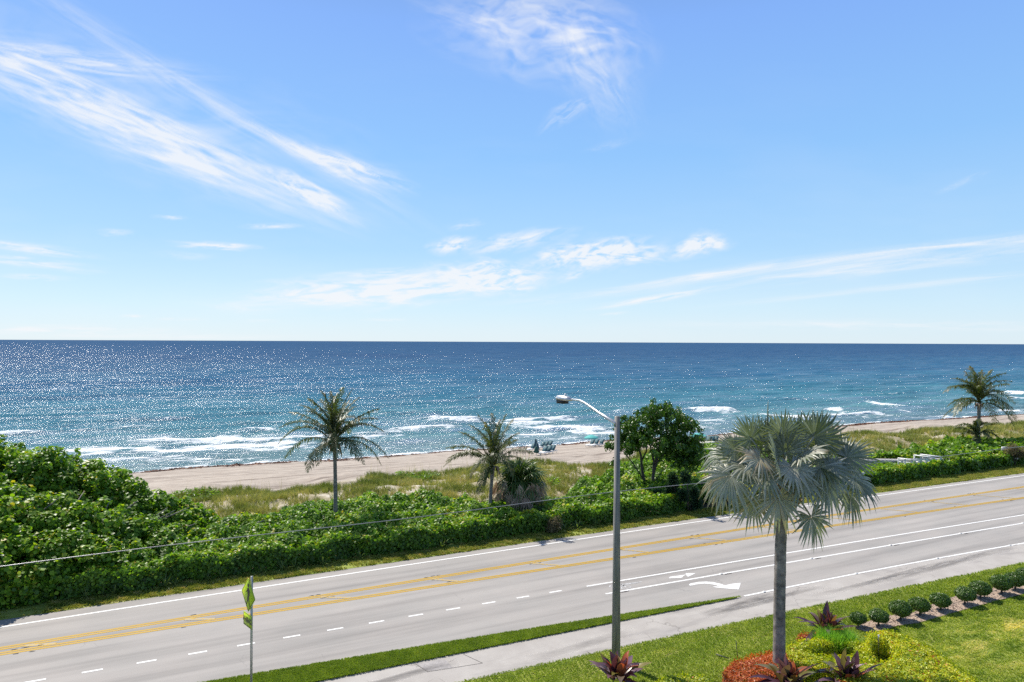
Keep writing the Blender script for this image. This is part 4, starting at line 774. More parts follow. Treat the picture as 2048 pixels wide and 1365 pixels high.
#        hub px,py, depth, midrib d, upper normal, L, droop, tint (lit fans painted paler), fold, spread
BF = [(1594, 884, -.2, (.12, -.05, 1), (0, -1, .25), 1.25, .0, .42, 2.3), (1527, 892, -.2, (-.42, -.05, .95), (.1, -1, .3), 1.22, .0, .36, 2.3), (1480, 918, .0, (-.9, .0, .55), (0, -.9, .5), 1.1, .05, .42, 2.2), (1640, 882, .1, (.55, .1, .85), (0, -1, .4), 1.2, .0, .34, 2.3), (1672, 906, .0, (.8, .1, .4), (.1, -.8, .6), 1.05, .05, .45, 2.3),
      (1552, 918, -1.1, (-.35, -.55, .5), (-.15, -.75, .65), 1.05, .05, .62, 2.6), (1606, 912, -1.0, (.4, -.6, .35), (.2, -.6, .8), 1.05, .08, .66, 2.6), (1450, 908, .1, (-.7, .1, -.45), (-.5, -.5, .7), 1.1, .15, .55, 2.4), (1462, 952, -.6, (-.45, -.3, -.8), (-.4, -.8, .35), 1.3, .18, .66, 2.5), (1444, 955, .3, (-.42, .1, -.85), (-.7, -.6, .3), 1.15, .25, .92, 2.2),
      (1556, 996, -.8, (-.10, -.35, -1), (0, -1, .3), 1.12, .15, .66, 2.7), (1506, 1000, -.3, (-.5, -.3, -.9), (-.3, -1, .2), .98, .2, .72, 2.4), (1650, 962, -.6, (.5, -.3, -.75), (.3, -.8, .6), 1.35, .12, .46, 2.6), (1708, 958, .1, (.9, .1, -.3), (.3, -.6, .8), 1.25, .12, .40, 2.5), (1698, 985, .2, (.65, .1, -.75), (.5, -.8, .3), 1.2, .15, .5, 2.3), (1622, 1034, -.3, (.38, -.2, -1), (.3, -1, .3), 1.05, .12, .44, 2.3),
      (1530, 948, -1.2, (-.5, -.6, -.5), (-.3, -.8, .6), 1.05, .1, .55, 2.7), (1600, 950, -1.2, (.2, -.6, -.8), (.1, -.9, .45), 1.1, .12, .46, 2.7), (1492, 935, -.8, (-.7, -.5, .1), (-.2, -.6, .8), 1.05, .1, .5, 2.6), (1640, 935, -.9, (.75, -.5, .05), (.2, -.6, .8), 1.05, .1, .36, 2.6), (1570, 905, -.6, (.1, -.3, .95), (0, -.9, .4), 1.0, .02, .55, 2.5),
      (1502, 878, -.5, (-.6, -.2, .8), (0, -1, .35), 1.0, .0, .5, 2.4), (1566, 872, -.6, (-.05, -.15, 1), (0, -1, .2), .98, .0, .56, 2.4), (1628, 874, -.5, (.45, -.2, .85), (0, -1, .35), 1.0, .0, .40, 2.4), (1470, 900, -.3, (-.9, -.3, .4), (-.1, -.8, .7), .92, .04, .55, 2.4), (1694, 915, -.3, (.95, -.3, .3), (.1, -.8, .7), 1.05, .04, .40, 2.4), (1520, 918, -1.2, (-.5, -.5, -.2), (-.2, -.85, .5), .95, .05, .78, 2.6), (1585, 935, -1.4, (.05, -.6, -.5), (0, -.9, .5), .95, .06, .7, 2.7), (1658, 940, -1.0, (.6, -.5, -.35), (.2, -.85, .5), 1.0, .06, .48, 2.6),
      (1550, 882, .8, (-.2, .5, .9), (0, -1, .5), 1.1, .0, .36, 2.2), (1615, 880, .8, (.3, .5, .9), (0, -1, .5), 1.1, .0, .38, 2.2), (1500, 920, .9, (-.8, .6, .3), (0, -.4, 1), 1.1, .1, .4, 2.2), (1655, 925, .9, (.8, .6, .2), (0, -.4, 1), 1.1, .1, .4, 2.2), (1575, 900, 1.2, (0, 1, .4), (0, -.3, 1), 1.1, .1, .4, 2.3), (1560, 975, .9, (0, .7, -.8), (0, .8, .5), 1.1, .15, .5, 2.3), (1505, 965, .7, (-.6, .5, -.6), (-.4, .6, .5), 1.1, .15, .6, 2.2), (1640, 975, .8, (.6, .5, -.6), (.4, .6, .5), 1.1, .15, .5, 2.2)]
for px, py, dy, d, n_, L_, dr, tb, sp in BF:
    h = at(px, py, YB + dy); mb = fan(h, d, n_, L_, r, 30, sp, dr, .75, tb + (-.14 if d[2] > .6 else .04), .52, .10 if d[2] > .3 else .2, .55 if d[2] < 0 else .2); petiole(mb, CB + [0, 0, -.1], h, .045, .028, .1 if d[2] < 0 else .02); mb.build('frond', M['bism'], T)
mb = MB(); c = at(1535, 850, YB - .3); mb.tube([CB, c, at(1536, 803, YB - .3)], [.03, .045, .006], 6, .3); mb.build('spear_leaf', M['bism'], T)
# cabbage palm with its skirt of dead leaves
r = np.random.default_rng(66); bC = hit(1034, 1034); YC = float(bC[1]); CC = at(1040, 968, YC)
T = thing('cabbage_palm', 'shaggy cabbage palm with a skirt of brown dead leaves, behind the hedge', 'palm tree', bC)
mb = MB(); mb.tube([bC, at(1036, 1000, YC), CC], [.24, .2, .2], 10); mb.build('trunk', M['barkdark'], T, True)
mbg, mbd = MB(), MB()
def merge(a, b):
    for V, t in zip(b.V, b.T): a.V.append(V); a.T.append(t)
    for f in b.F: a.F.append(f + a.n)
    a.n += b.n
for i in range(44):
    a = i * 2.399; el = 1.35 - 1.7 * (i / 44) + r.uniform(-.12, .12); d = np.array([math.cos(a) * math.cos(el), math.sin(a) * math.cos(el), math.sin(el)])
    h = CC + d * r.uniform(.5, 1.1); dd = d + np.array([0, 0, -.25 if el < .5 else .1]); up_ = np.array([0, 0, 1.]) + d * .3
    mb = fan(h, dd, up_, r.uniform(.95, 1.35), r, 20, 1.9, .35 + .3 * (el < .3), .5, .45 + .25 * (el < 0), .45, .3, .5); petiole(mb, CC, h, .03, .02, .05); merge(mbg, mb)
for i in range(150):
    a = i * 2.399; rad = r.uniform(.4, 1.5) if i > 25 else r.uniform(1.1, 1.7); z = r.uniform(-1.1, .35) - .35 * (rad < .8); d = np.array([math.cos(a), math.sin(a), 0.])
    h = CC + d * rad + [0, 0, z]; mb = fan(h, d * r.uniform(.1, .9) + r.normal(0, .25, 3) + [0, 0, -1.], d + r.normal(0, .35, 3) + [0, 0, .2], r.uniform(.6, 1.15), r, 9, .62, .3, .7, r.uniform(.25, .8), .35, .1, .8); petiole(mb, CC, h, .02, .015, .05); merge(mbd, mb)
for i in range(22):
    a = i * 2.399; d = np.array([math.cos(a), math.sin(a), 0.]); h = bC + d * .25 + [0, 0, r.uniform(.8, 1.7)]; merge(mbd, fan(h, d * .2 + [0, 0, -1.], d, r.uniform(.7, 1.0), r, 12, .9, .1, .7, r.uniform(.1, .4), .35, .05, .5))
mbg.build('crown', M['cabbage'], T); mbd.build('dead_leaf_skirt', M['dead'], T)
# ================================================================ round leathery tree behind the lamp
r = np.random.default_rng(77); bT = hit(1298, 980, .45) * [1, 1, 0]; YT = float(bT[1])
T = thing('round_crowned_tree', 'small dark green multi-stemmed tree with rounded crown right of the street lamp', 'tree', bT)
sp_ = [(1262, 846, 1.0), (1290, 832, 1.0), (1312, 822, .8), (1330, 826, .8), (1350, 838, .9), (1372, 856, .9), (1380, 884, .9), (1376, 908, .8), (1252, 872, .9), (1275, 868, 1.1), (1305, 858, 1.1), (1340, 866, 1.1), (1360, 890, 1.0), (1328, 884, 1.1), (1282, 884, 1.0), (1254, 890, .6), (1345, 912, .9), (1385, 918, .6), (1318, 898, .6), (1372, 926, .5), (1390, 905, .6), (1245, 852, .6), (1240, 883, .6)]
lc, lr = [], []
for px, py, ra in sp_:
    for _ in range(22):
        p = at(px + 3 + r.normal(0, 9), py + r.normal(0, 9), YT + r.normal(0, 1.1)); q = r.uniform(.2, .36) * (.7 + .3 * ra); lc.append(p); lr.append([q, q, q * .95])
for px, py in ((1215, 893), (1224, 897), (1235, 893), (1226, 925), (1233, 922), (1218, 890), (1366, 815 + 25), (1301, 815), (1327, 816)):
    for _ in range(3): lc.append(at(px + r.normal(0, 4), py + r.normal(0, 3), YT + r.normal(0, .4))); lr.append([.2, .2, .2])
mb = MB(); lumps_leaves(mb, lc, lr, 46, OVAL, .21, r, up=.15, tb=.5, tj=.2, shell=(.3, 1.05)); mb.build('crown', M['clusia'], T)
mb = MB()
for pts, ra in [([(1291, 1010), (1291, 976), (1284, 940), (1282, 912), (1272, 880), (1262, 850)], (.12, .12, .1, .08, .05, .02)), ([(1283, 922), (1292, 905), (1296, 880), (1300, 850)], (.07, .06, .04, .02)), ([(1287, 960), (1268, 930), (1248, 905), (1236, 895), (1218, 893)], (.05, .045, .035, .025, .012)), ([(1304, 1010), (1304, 977), (1307, 945), (1308, 925), (1302, 900), (1296, 870)], (.13, .13, .11, .09, .05, .02)), ([(1307, 950), (1314, 922), (1318, 890), (1324, 850)], (.09, .08, .05, .02)), ([(1314, 926), (1330, 905), (1350, 895), (1368, 880)], (.06, .05, .03, .015)), ([(1308, 928), (1318, 905), (1335, 880), (1350, 850)], (.06, .05, .03, .015)), ([(1308, 965), (1322, 945), (1335, 932)], (.03, .025, .01)), ([(1244, 902), (1232, 922), (1226, 924)], (.02, .015, .01)), ([(1330, 905), (1350, 915), (1372, 918)], (.04, .03, .015))]:
    P = np.array([at(a, b, YT + (r.uniform(-.5, .5) if i > 1 else 0)) for i, (a, b) in enumerate(pts)]); mb.tube(P, ra, 7)
mb.build('trunk', M['barkdark'], T, True)
# spiky dark evergreens beside it
r = np.random.default_rng(88)
for k, (pts, bpx, lab) in enumerate([([(1346, 952), (1347, 967), (1340, 975)], (1352, 1022), 'slim spiky dark evergreen shrub, left of the pair behind the hedge'), ([(1371, 949), (1388, 980), (1366, 985), (1394, 1000), (1380, 1010)], (1378, 1024), 'bushy spiky dark evergreen shrub beside the silver palm crown'), ([(1316, 987), (1324, 1000)], (1322, 1012), 'low blue-green spiky shrub below the round-crowned tree')]):
    b = hit(*bpx); Yb = float(b[1]); T = thing('spiky_evergreen', lab, 'shrub', b); mb = MB(); st = MB()
    for px, py in pts:
        c = at(px, py, Yb + r.uniform(-.3, .3)); st.tube([b, (b + c) / 2 + [.05, 0, .1], c], [.06, .045, .02], 6)
        cnt = 620; d = r.normal(size=(cnt, 3)); d[:, 2] = np.abs(d[:, 2]) - .35; d /= np.linalg.norm(d, axis=1)[:, None]
        Rm = frames(np.cross(d, r.normal(size=(cnt, 3))), np.zeros(cnt)); nz_ = Rm[:, :, 2]; xx_ = np.cross(d, nz_); Rm = np.stack([xx_, d, nz_], 2)
        o_ = c - np.array([0, 0, 1.]) * r.uniform(0, .55, cnt)[:, None]; scatter(mb, *SPEAR, o_, Rm, r.uniform(.25, .5, cnt), np.clip(r.normal(.5, .2, cnt), 0, 1))
    mb.build('needles', M['pine'], T); st.build('stem', M['barkdark'], T, True)
# ================================================================ street lamp
bl = hit(1232, 1326); YL = float(bl[1]); tp_ = at(1234.5, 833, YL)
T = thing('street_lamp', 'tall grey concrete street lamp with a curved metal arm reaching over the road', 'street lamp', bl)
mb = MB(); k = 8; V = []
for z, hw in ((-.05, .132), (tp_[2], .080)):
    cx = np.interp(z, [0, tp_[2]], [bl[0], tp_[0]]); ch = hw * .35
    for dx, dy in ((hw - ch, -hw), (hw, -hw + ch), (hw, hw - ch), (hw - ch, hw), (-hw + ch, hw), (-hw, hw - ch), (-hw, -hw + ch), (-hw + ch, -hw)):
        q = np.array([dx, dy]) @ np.array([[math.cos(A), math.sin(A)], [-math.sin(A), math.cos(A)]]); V.append((cx + q[0], bl[1] + q[1], z))
mb.add(V, [np.array([[i, (i + 1) % 8, 8 + (i + 1) % 8, 8 + i] for i in range(8)]), np.arange(8, 16), np.arange(8)[::-1]])
mb.build('pole', plain('weathered_concrete_pole', (.235, .222, .205), .9, 0, .42, 2.5, .2, (5, 5, .35)), T)
h2 = at(1228, 846, YL); ha = at(1146, 800, YL + 3.15); mb = MB()
arm = [h2 + [.12, 0, -.12], h2 + [.05, 0, 0]] + [at(px, py, YL + dy) for px, py, dy in ((1200, 827.5, .85), (1178, 812, 1.65), (1168, 805.5, 2.1), (1160, 801.5, 2.45), (1150, 799.8, 2.85), (1143, 799.5, 3.15))]
mb.tube(arm, [.06, .06, .052, .047, .045, .043, .04, .04], 10); mb.build('arm', M['alum'], T, True)
hd = at(1129, 799.5, YL + 3.55); ax = (np.array(arm[-1]) - hd); ang = math.atan2(ax[1], ax[0])
mb = MB(); V = []; prof = [(-.42, .10, .10), (-.38, .17, .15), (-.1, .18, .17), (.2, .15, .14), (.42, .08, .08)]
for x_, hw, hh in prof:
    for yy_, zz in ((-hw, -.03), (hw, -.03), (hw, hh * .45), (hw * .6, hh), (-hw * .6, hh), (-hw, hh * .45)):
        V.append((x_, yy_, zz))
V = np.array(V) @ _rz(ang).T + hd; k = 6
mb.add(V, [np.array([[i * k + j, i * k + (j + 1) % k, (i + 1) * k + (j + 1) % k, (i + 1) * k + j] for i in range(4) for j in range(k)]), np.arange(k)[::-1], np.arange(24, 30)])
hdo = mb.build('lamp_head', M['alum'], T)
mb = MB(); q = _rz(ang) @ np.array([-.14, 0, 0]); mb.box(hd + q + [0, 0, -.10], (.44, .30, .14), ang); mb.build('lamp_shade', M['black'], hdo)
mb = MB(); q = _rz(ang) @ np.array([.05, 0, 0]); mb.tube([hd + q + [0, 0, .12], hd + q + [0, 0, .22], hd + q + [0, 0, .25]], [.05, .05, .03], 10); mb.build('light_sensor', M['whitep'], hdo, True)
# ================================================================ pedestrian warning sign
bs = hit(501, 1384); YS = float(bs[1]); tps = at(505, 1153, YS); T = thing('pedestrian_sign', 'yellow-green diamond pedestrian crossing sign over an AHEAD plate on a metal post', 'road sign', bs)
mb = MB(); mb.box(((bs[0] + tps[0]) / 2, bs[1], tps[2] / 2), (.075, .05, tps[2]), .3); mb.build('post', M['steel'], T)
na = math.radians(-137); nv = np.array([math.cos(na), math.sin(na), 0]); rt = np.array([-nv[1], nv[0], 0]); up = np.array([0, 0, 1.])
def plate(pts, c, d0, d1, name, material, parent, rr_=0):
    mb = MB(); n_ = len(pts); V = [c + rt * x + up * y + nv * d0 for x, y in pts] + [c + rt * x + up * y + nv * d1 for x, y in pts]
    mb.add(V, [np.array([[i, (i + 1) % n_, n_ + (i + 1) % n_, n_ + i] for i in range(n_)]), np.arange(n_)[::-1], np.arange(n_, 2 * n_)]); return mb.build(name, material, parent)
def ringplate(outer, inner, c, d, name, material, parent):
    mb = MB(); n_ = len(outer); V = [c + rt * x + up * y + nv * d for x, y in outer] + [c + rt * x + up * y + nv * d for x, y in inner]
    mb.add(V, np.array([[i, (i + 1) % n_, n_ + (i + 1) % n_, n_ + i] for i in range(n_)])); return mb.build(name, material, parent)
cs = at(500, 1189.5, YS) + nv * .05; R0 = .565
def diam(R_, c=.06): return [(R_ - c, -c), (R_ - c * .25, 0), (R_ - c, c), (c, R_ - c), (0, R_ - c * .25), (-c, R_ - c), (-R_ + c, c), (-R_ + c * .25, 0), (-R_ + c, -c), (-c, -R_ + c), (0, -R_ + c * .25), (c, -R_ + c)]
dp = plate(diam(R0), cs, 0, .006, 'warning_plate', M['lime'], T)
ringplate(diam(R0 - .022), diam(R0 - .05), cs, .009, 'border', M['black'], dp)
fig = MB()
def poly(pts, k): fig.add([cs + rt * x * 1.25 + up * y + nv * (.010 + .0004 * k) for x, y in pts], np.arange(len(pts)))
poly([(.0 + .055 * math.cos(a), .315 + .062 * math.sin(a)) for a in np.linspace(0, 2 * PI, 13)[:-1]], 0)
poly([(-.03, .23), (.03, .235), (.075, .20), (.065, .0), (.05, -.06), (-.045, -.06), (-.04, .03), (-.06, .14)], 1)
poly([(-.04, .215), (-.02, .17), (-.075, .09), (-.16, .05), (-.165, .075), (-.10, .11)], 2)
poly([(.05, .215), (.08, .19), (.125, .09), (.10, .0), (.08, .0), (.10, .085), (.05, .16)], 3)
poly([(-.045, -.05), (.01, -.05), (-.02, -.18), (-.10, -.34), (-.15, -.345), (-.135, -.315), (-.075, -.19)], 4)
poly([(.0, -.05), (.05, -.05), (.065, -.18), (.10, -.33), (.14, -.345), (.13, -.37), (.075, -.365), (.02, -.19)], 5)
fig.build('pedestrian_symbol', M['black'], dp)
ca = at(498.5, 1240, YS) + nv * .05; rc = lambda a, b: [(-a, -b), (a, -b), (a, b), (-a, b)]
ap = plate(rc(.335, .215), ca, 0, .006, 'ahead_plate', M['lime'], T)
ringplate(rc(.32, .20), rc(.30, .18), ca, .009, 'border', M['black'], ap)
def text(body, c, size, name, material, parent, sx=1.0):
    cu = bpy.data.curves.new(name, 'FONT'); cu.body = body; cu.size = size; cu.align_x = 'CENTER'; cu.align_y = 'CENTER'; cu.offset = .011
    o = bpy.data.objects.new(name, cu); COL.objects.link(o); bpy.context.view_layer.update()
    me = bpy.data.meshes.new_from_object(o.evaluated_get(bpy.context.evaluated_depsgraph_get())); bpy.data.objects.remove(o)
    V = np.array([v.co[:] for v in me.vertices]); W = c + np.outer(V[:, 0] * sx, rt) + np.outer(V[:, 1], up) - parent_off(parent)
    for v, w_ in zip(me.vertices, W): v.co = w_
    me.name = name; return link(name, me, material, parent)
text('AHEAD', ca + nv * .011, .235, 'lettering', M['black'], ap, .92)
# ================================================================ overhead cable
pc = [(hit(a, b, 5.6)) for a, b in ((0, 1133.6), (1300, 977))]; d = pc[1] - pc[0]
P = [pc[0] + d * q + [0, 0, .03 * math.sin(q * 9) - .16 * max(0, q - 1)] for q in np.linspace(-.5, 4.5, 70)]
mb = MB(); mb.tube(P, .0135, 6); c_ = link('overhead_cable', mb.mesh('overhead_cable', True), M['cable']); tag(c_, 'thin grey overhead cable running along the road in front of the hedge', 'cable')
# ================================================================ beach umbrellas and loungers
r = np.random.default_rng(91)
def lounger(label, p, az, group):
    T = thing('beach_lounger', label, 'lounger', p, group); T.rotation_euler = (0, 0, az)
    return T
def mk_lounger():
    out = []
    fr = MB(); fr.box((.0, .31, .30), (1.9, .05, .06)); fr.box((.0, -.31, .30), (1.9, .05, .06)); fr.box((-.95, 0, .30), (.05, .62, .06)); fr.box((.95, 0, .30), (.05, .62, .06)); out.append(('frame', fr, 'whitep'))
    se = MB(); se.box((-.35, 0, .34), (1.2, .56, .03)); out.append(('seat', se, 'whitep'))
    bk = MB(); c, s = math.cos(-.85), math.sin(-.85); bk.box((.50, 0, .62), (.82, .56, .04), 0, .5, np.array([[c, 0, s], [0, 1, 0], [-s, 0, c]])); out.append(('backrest', bk, 'sling'))
    for sx_ in (-.8, .8):
        for sy_ in (-.29, .29): lg = MB(); lg.box((sx_, sy_, .135), (.05, .05, .27)); out.append(('leg', lg, 'whitep'))
    return [(n_, m_.mesh(n_), k_) for n_, m_, k_ in out]
LM = mk_lounger(); first = True
def put_lounger(label, p, az, group='sun loungers set out on the beach'):
    global first
    T = thing('beach_lounger', label, 'lounger', p, group); T.rotation_euler = (0, 0, az)
    for n_, me, k_ in LM: o = link(n_, me, M[k_] if first else None, T)
    first = False; return T
LA = [('lounger of the left beach group, back row, nearest the closed umbrellas', 1081, 899), ('lounger of the left beach group, middle of the back row', 1089, 898), ('lounger of the left beach group, right end of the back row', 1097, 896.5),
      ('lounger of the left beach group, left end of the front row', 1085, 910), ('lounger of the left beach group, middle of the front row', 1094, 909.5), ('lounger of the left beach group, right end of the front row', 1102, 907.5),
      ('left lounger of three below the lone open umbrella', 1181, 894), ('middle lounger of three below the lone open umbrella', 1190, 894), ('right lounger of three below the lone open umbrella', 1200, 893.5),
      ('lounger in the back row beside the round-crowned tree, leftmost', 1385, 882), ('lounger in the back row beside the round-crowned tree, centre', 1392, 882), ('lounger in the back row beside the round-crowned tree, rightmost', 1400, 881.5),
      ('first from the left of four loungers behind the silver palm', 1407, 890), ('second from the left of four loungers behind the silver palm', 1414, 890), ('third from the left of four loungers behind the silver palm', 1421, 889.5), ('rightmost of four loungers behind the silver palm', 1428.5, 889),
      ('lone lounger half hidden by the middle coconut palm fronds', 1062, 903)]
for lab, px, py in LA: put_lounger(lab, gp(px, py), math.radians(52) + r.uniform(-.06, .06))
def umbrella_open(label, px, py, cpy, rad):
    b = gp(px, py); top = at(px, cpy, float(b[1])); T = thing('beach_umbrella', label, 'umbrella', b, 'open turquoise beach umbrellas')
    mb = MB(); mb.tube([b - [0, 0, .2], top + [0, 0, .05]], .028, 8); mb.build('pole', M['whitep'], T)
    mb = MB(); k = 16; V = [top + [0, 0, .06]]; rings = [(.5, -.10), (.85, -.26), (1.0, -.36), (1.0, -.46)]
    for f_, z in rings:
        for j in range(k): a = 2 * PI * j / k; g_ = 1 if j % 2 == 0 else .95; V.append(top + [rad * f_ * g_ * math.cos(a), rad * f_ * g_ * math.sin(a), z])
    mb.add(V, [np.array([[0, 1 + j, 1 + (j + 1) % k] for j in range(k)]), np.array([[1 + i * k + j, 1 + (i + 1) * k + j, 1 + (i + 1) * k + (j + 1) % k, 1 + i * k + (j + 1) % k] for i in range(3) for j in range(k)])])
    mb.build('canopy', M['teal'], T, False)
umbrella_open('turquoise open umbrella alone over three loungers left of the lamp post', 1183, 890, 870.5, 1.05)
umbrella_open('turquoise open umbrella showing just right of the round-crowned tree', 1397, 884, 866.8, 1.1)
def umbrella_closed(label, px, py, tpy, material, w_=.2):
    b = gp(px, py); top = at(px, tpy, float(b[1])); T = thing('beach_umbrella', label, 'umbrella', b, 'closed beach umbrellas'); h_ = top[2] - b[2]
    mb = MB(); mb.tube([b - [0, 0, .2], top], .03, 8); mb.build('pole', M['whitep'], T)
    mb = MB(); zz = np.linspace(.28, 1.0, 9); rr_ = w_ * np.array([.75, 1.05, 1, .85, .72, .6, .5, .38, .1]); k = 10; V = []
    for z, q in zip(zz, rr_):
        for j in range(k): a = 2 * PI * j / k + z; V.append(b + [q * (1 if j % 2 else .65) * math.cos(a), q * (1 if j % 2 else .65) * math.sin(a), z * h_])
    mb.add(V, [np.array([[i * k + j, i * k + (j + 1) % k, (i + 1) * k + (j + 1) % k, (i + 1) * k + j] for i in range(8) for j in range(k)]), np.arange(k)[::-1]]); mb.build('canopy', M[material], T)
umbrella_closed('tall closed dark blue umbrella, top of the cluster by the left loungers', 1071.5, 903, 877.5, 'navy', .3)
umbrella_closed('second closed dark blue umbrella, just right of the tallest one', 1074.5, 905, 885, 'navy', .26)
umbrella_closed('closed green umbrella nearest the camera in the left cluster', 1072.5, 911, 893, 'navyg', .34)
umbrella_closed('closed dark umbrella showing between the fronds of the middle coconut palm', 1018, 899, 875, 'navy', .2)
b = gp(1408, 903); T = thing('beach_sign', 'small pair of orange boards on a dark post at the dune edge', 'sign', b)
mb = MB(); mb.tube([b, b + [0, 0, 1.1]], .03, 6); mb.build('post', M['black'], T)
for dx in (-.24, .24): mb = MB(); mb.box(b + [dx, -.05, .38], (.42, .03, .5), dx); mb.build('board', M['orange'], T)
# ================================================================ boardwalk with white rails
bw = [hit(a, b, .7) for a, b in ((1700, 918.5), (1800, 920.5), (1890, 919), (1926, 918), (2046, 912.5), (2200, 904))]
T = thing('boardwalk', 'grey wooden boardwalk winding between the hedge and the dune scrub', 'boardwalk', bw[0] * [1, 1, 0])
dk = MB(); ed = MB()
for p, q in zip(bw[:-1], bw[1:]):
    d = q - p; L_ = np.linalg.norm(d); d /= L_; sd_ = np.array([-d[1], d[0], 0]); az = math.atan2(d[1], d[0]); kk = int(L_ / .30)
    for i in range(kk): c = p + d * (i + .5) * L_ / kk; dk.box(c, (L_ / kk - .02, 1.0, .04), az, r.uniform(0, 1))
    for s_ in (-1, 1): ed.box((p + q) / 2 + sd_ * .52 * s_ + [0, 0, -.12], (L_, .06, .22), az)
    for i in range(int(L_ / 2.5) + 1): po = MB(); po.box(p + d * i * 2.5 + [0, 0, -.40], (.12, .9, .60), az); po.build('support', M['deck'], T)
dk.build('deck', M['deck'], T); ed.build('edge_beam', M['deck'], T);
def railing(label, pa, pb, z0, hgt):
    p, q = [hit(a, b, z0 + hgt) for a, b in (pa, pb)]; d = q - p; L_ = np.linalg.norm(d); d /= L_; az = math.atan2(d[1], d[0])
    T = thing('white_railing', label, 'railing', p * [1, 1, 0], 'white railings of the boardwalk'); mb = MB(); mb.box((p + q) / 2 + [0, 0, .02], (L_ + .1, .30, .05), az); mb.build('handrail', M['whitep'], T)
    for zz in (.30, .58): mb = MB(); mb.box((p + q) / 2 - [0, 0, zz], (L_, .04, .14), az); mb.build('rail', M['whitep'], T)
    for i in range(4): mb = MB(); mb.box(p + d * L_ * i / 3 - [0, 0, hgt / 2 + .15], (.1, .1, hgt + .25), az); mb.build('post', M['whitep'], T)
railing('white railing on the road side of the boardwalk opening', (1797, 917), (1838, 922), .75, .5)
railing('white railing on the beach side of the boardwalk, brightest', (1842, 909.5), (1882, 914.5), .75, .55)
railing('short white railing behind the brighter one on the boardwalk', (1829, 911), (1868, 916), .75, .5)
p = hit(2009, 909, .9); T = thing('notice_board', 'blank white board standing beside the boardwalk, left of the brown bush', 'sign', p * [1, 1, 0])
mb = MB(); mb.box(p + [0, 0, .42], (.66, .08, .62), .25); mb.build('board', M['whitep'], T); mb = MB(); mb.box(p + [-.0, .06, -.3], (.08, .06, 1.1), .25); mb.build('post', M['deck'], T)
def bush(name, label, cat, c, rad, n_l, lr_, tmpl, size, material, dens, tb, up=.4, stem=True, group=None, tj=.16):
    T = thing(name, label, cat, (c[0], c[1], 0), group); mb = MB(); C_, R_ = [], []
    for _ in range(n_l):
        d = r.normal(size=3); d /= np.linalg.norm(d); q = r.uniform(.45, .95); rr_ = r.uniform(.7, 1.2) * lr_; C_.append(np.asarray(c) + d * np.asarray(rad) * q); R_.append([rr_] * 3)
    lumps_leaves(mb, C_, R_, dens, tmpl, size, r, up=up, tb=tb, tj=tj, zmin=.02); mb.build('foliage', M[material], T)
    if stem:
        mb = MB()
        for k in range(5): a = k * 1.257; mb.tube([(c[0], c[1], 0), (c[0] + math.cos(a) * rad[0] * .3, c[1] + math.sin(a) * rad[1] * .3, c[2]), (c[0] + math.cos(a) * rad[0] * .6, c[1] + math.sin(a) * rad[1] * .6, c[2] + rad[2] * .4)], [.03, .02, .01], 5)
        mb.build('stem', M['barkdark'], T)
    return T
p = hit(2030, 903, 1.4); bush('brown_bush', 'brownish twiggy bush beside the white board on the boardwalk', 'bush', (p[0], p[1], 1.4), (1.15, .8, .55), 26, .35, OVAL, .13, 'brown', 60, .6)
p = hit(1903, 917, 1.1); bush('ruddy_bush', 'reddish green bush covering the boardwalk beside the white railings', 'bush', (p[0], p[1], 1.0), (1.1, .8, .4), 20, .35, OVAL, .15, 'gold', 40, .12)
p = hit(1062, 1032, .7); bush('dark_bush', 'very dark hollow shrub at the right foot of the cabbage palm', 'bush', (p[0], p[1] + .8, .9), (.7, .6, .75), 16, .35, OVAL, .15, 'clusia', 60, .15)
p = hit(1108, 1052, .4); bush('dry_bush', 'small dry brown bush breaking the hedge front below the cabbage palm', 'bush', (p[0], p[1] - .1, .45), (.5, .3, .4), 12, .25, SPEAR, .22, 'brown', 110, .6)
# ================================================================ garden
ZG = .05
# mulch bed
P = [hit(a, b) for a, b in bed]; mb = MB(); cen = np.mean(P, 0)
import mathutils
tri = mathutils.geometry.delaunay_2d_cdt([Vector((p[0], p[1])) for p in P], [], [list(range(len(P)))], 1, 1e-5)
mb.add([(v.x, v.y, ZG + .035) for v in tri[0]], [np.array([f for f in tri[2] if len(f) == 3])]); tag(mb.build('mulch_bed', M['mulch']), kind='structure')
mb = MB(); c = BEDP.min(0), BEDP.max(0); x = r.uniform(c[0][0], c[1][0], 16000); y = r.uniform(c[0][1], c[1][1], 16000); k = inpoly(x, y, BEDP); x, y = x[k], y[k]
scatter(mb, *ROUND, np.stack([x, y, np.full(len(x), ZG + .04)], 1), rot_up(len(x), .5, r), r.uniform(.03, .08, len(x)), r.uniform(0, .9, len(x))); tag(mb.build('bark_chips', leafm('bark_chip', [(0, (.16, .11, .08)), (.6, (.36, .27, .21)), (1, (.55, .45, .36))], 0, .9)), 'brown bark chips covering the strip bed under the clipped shrubs', 'mulch', kind='stuff')
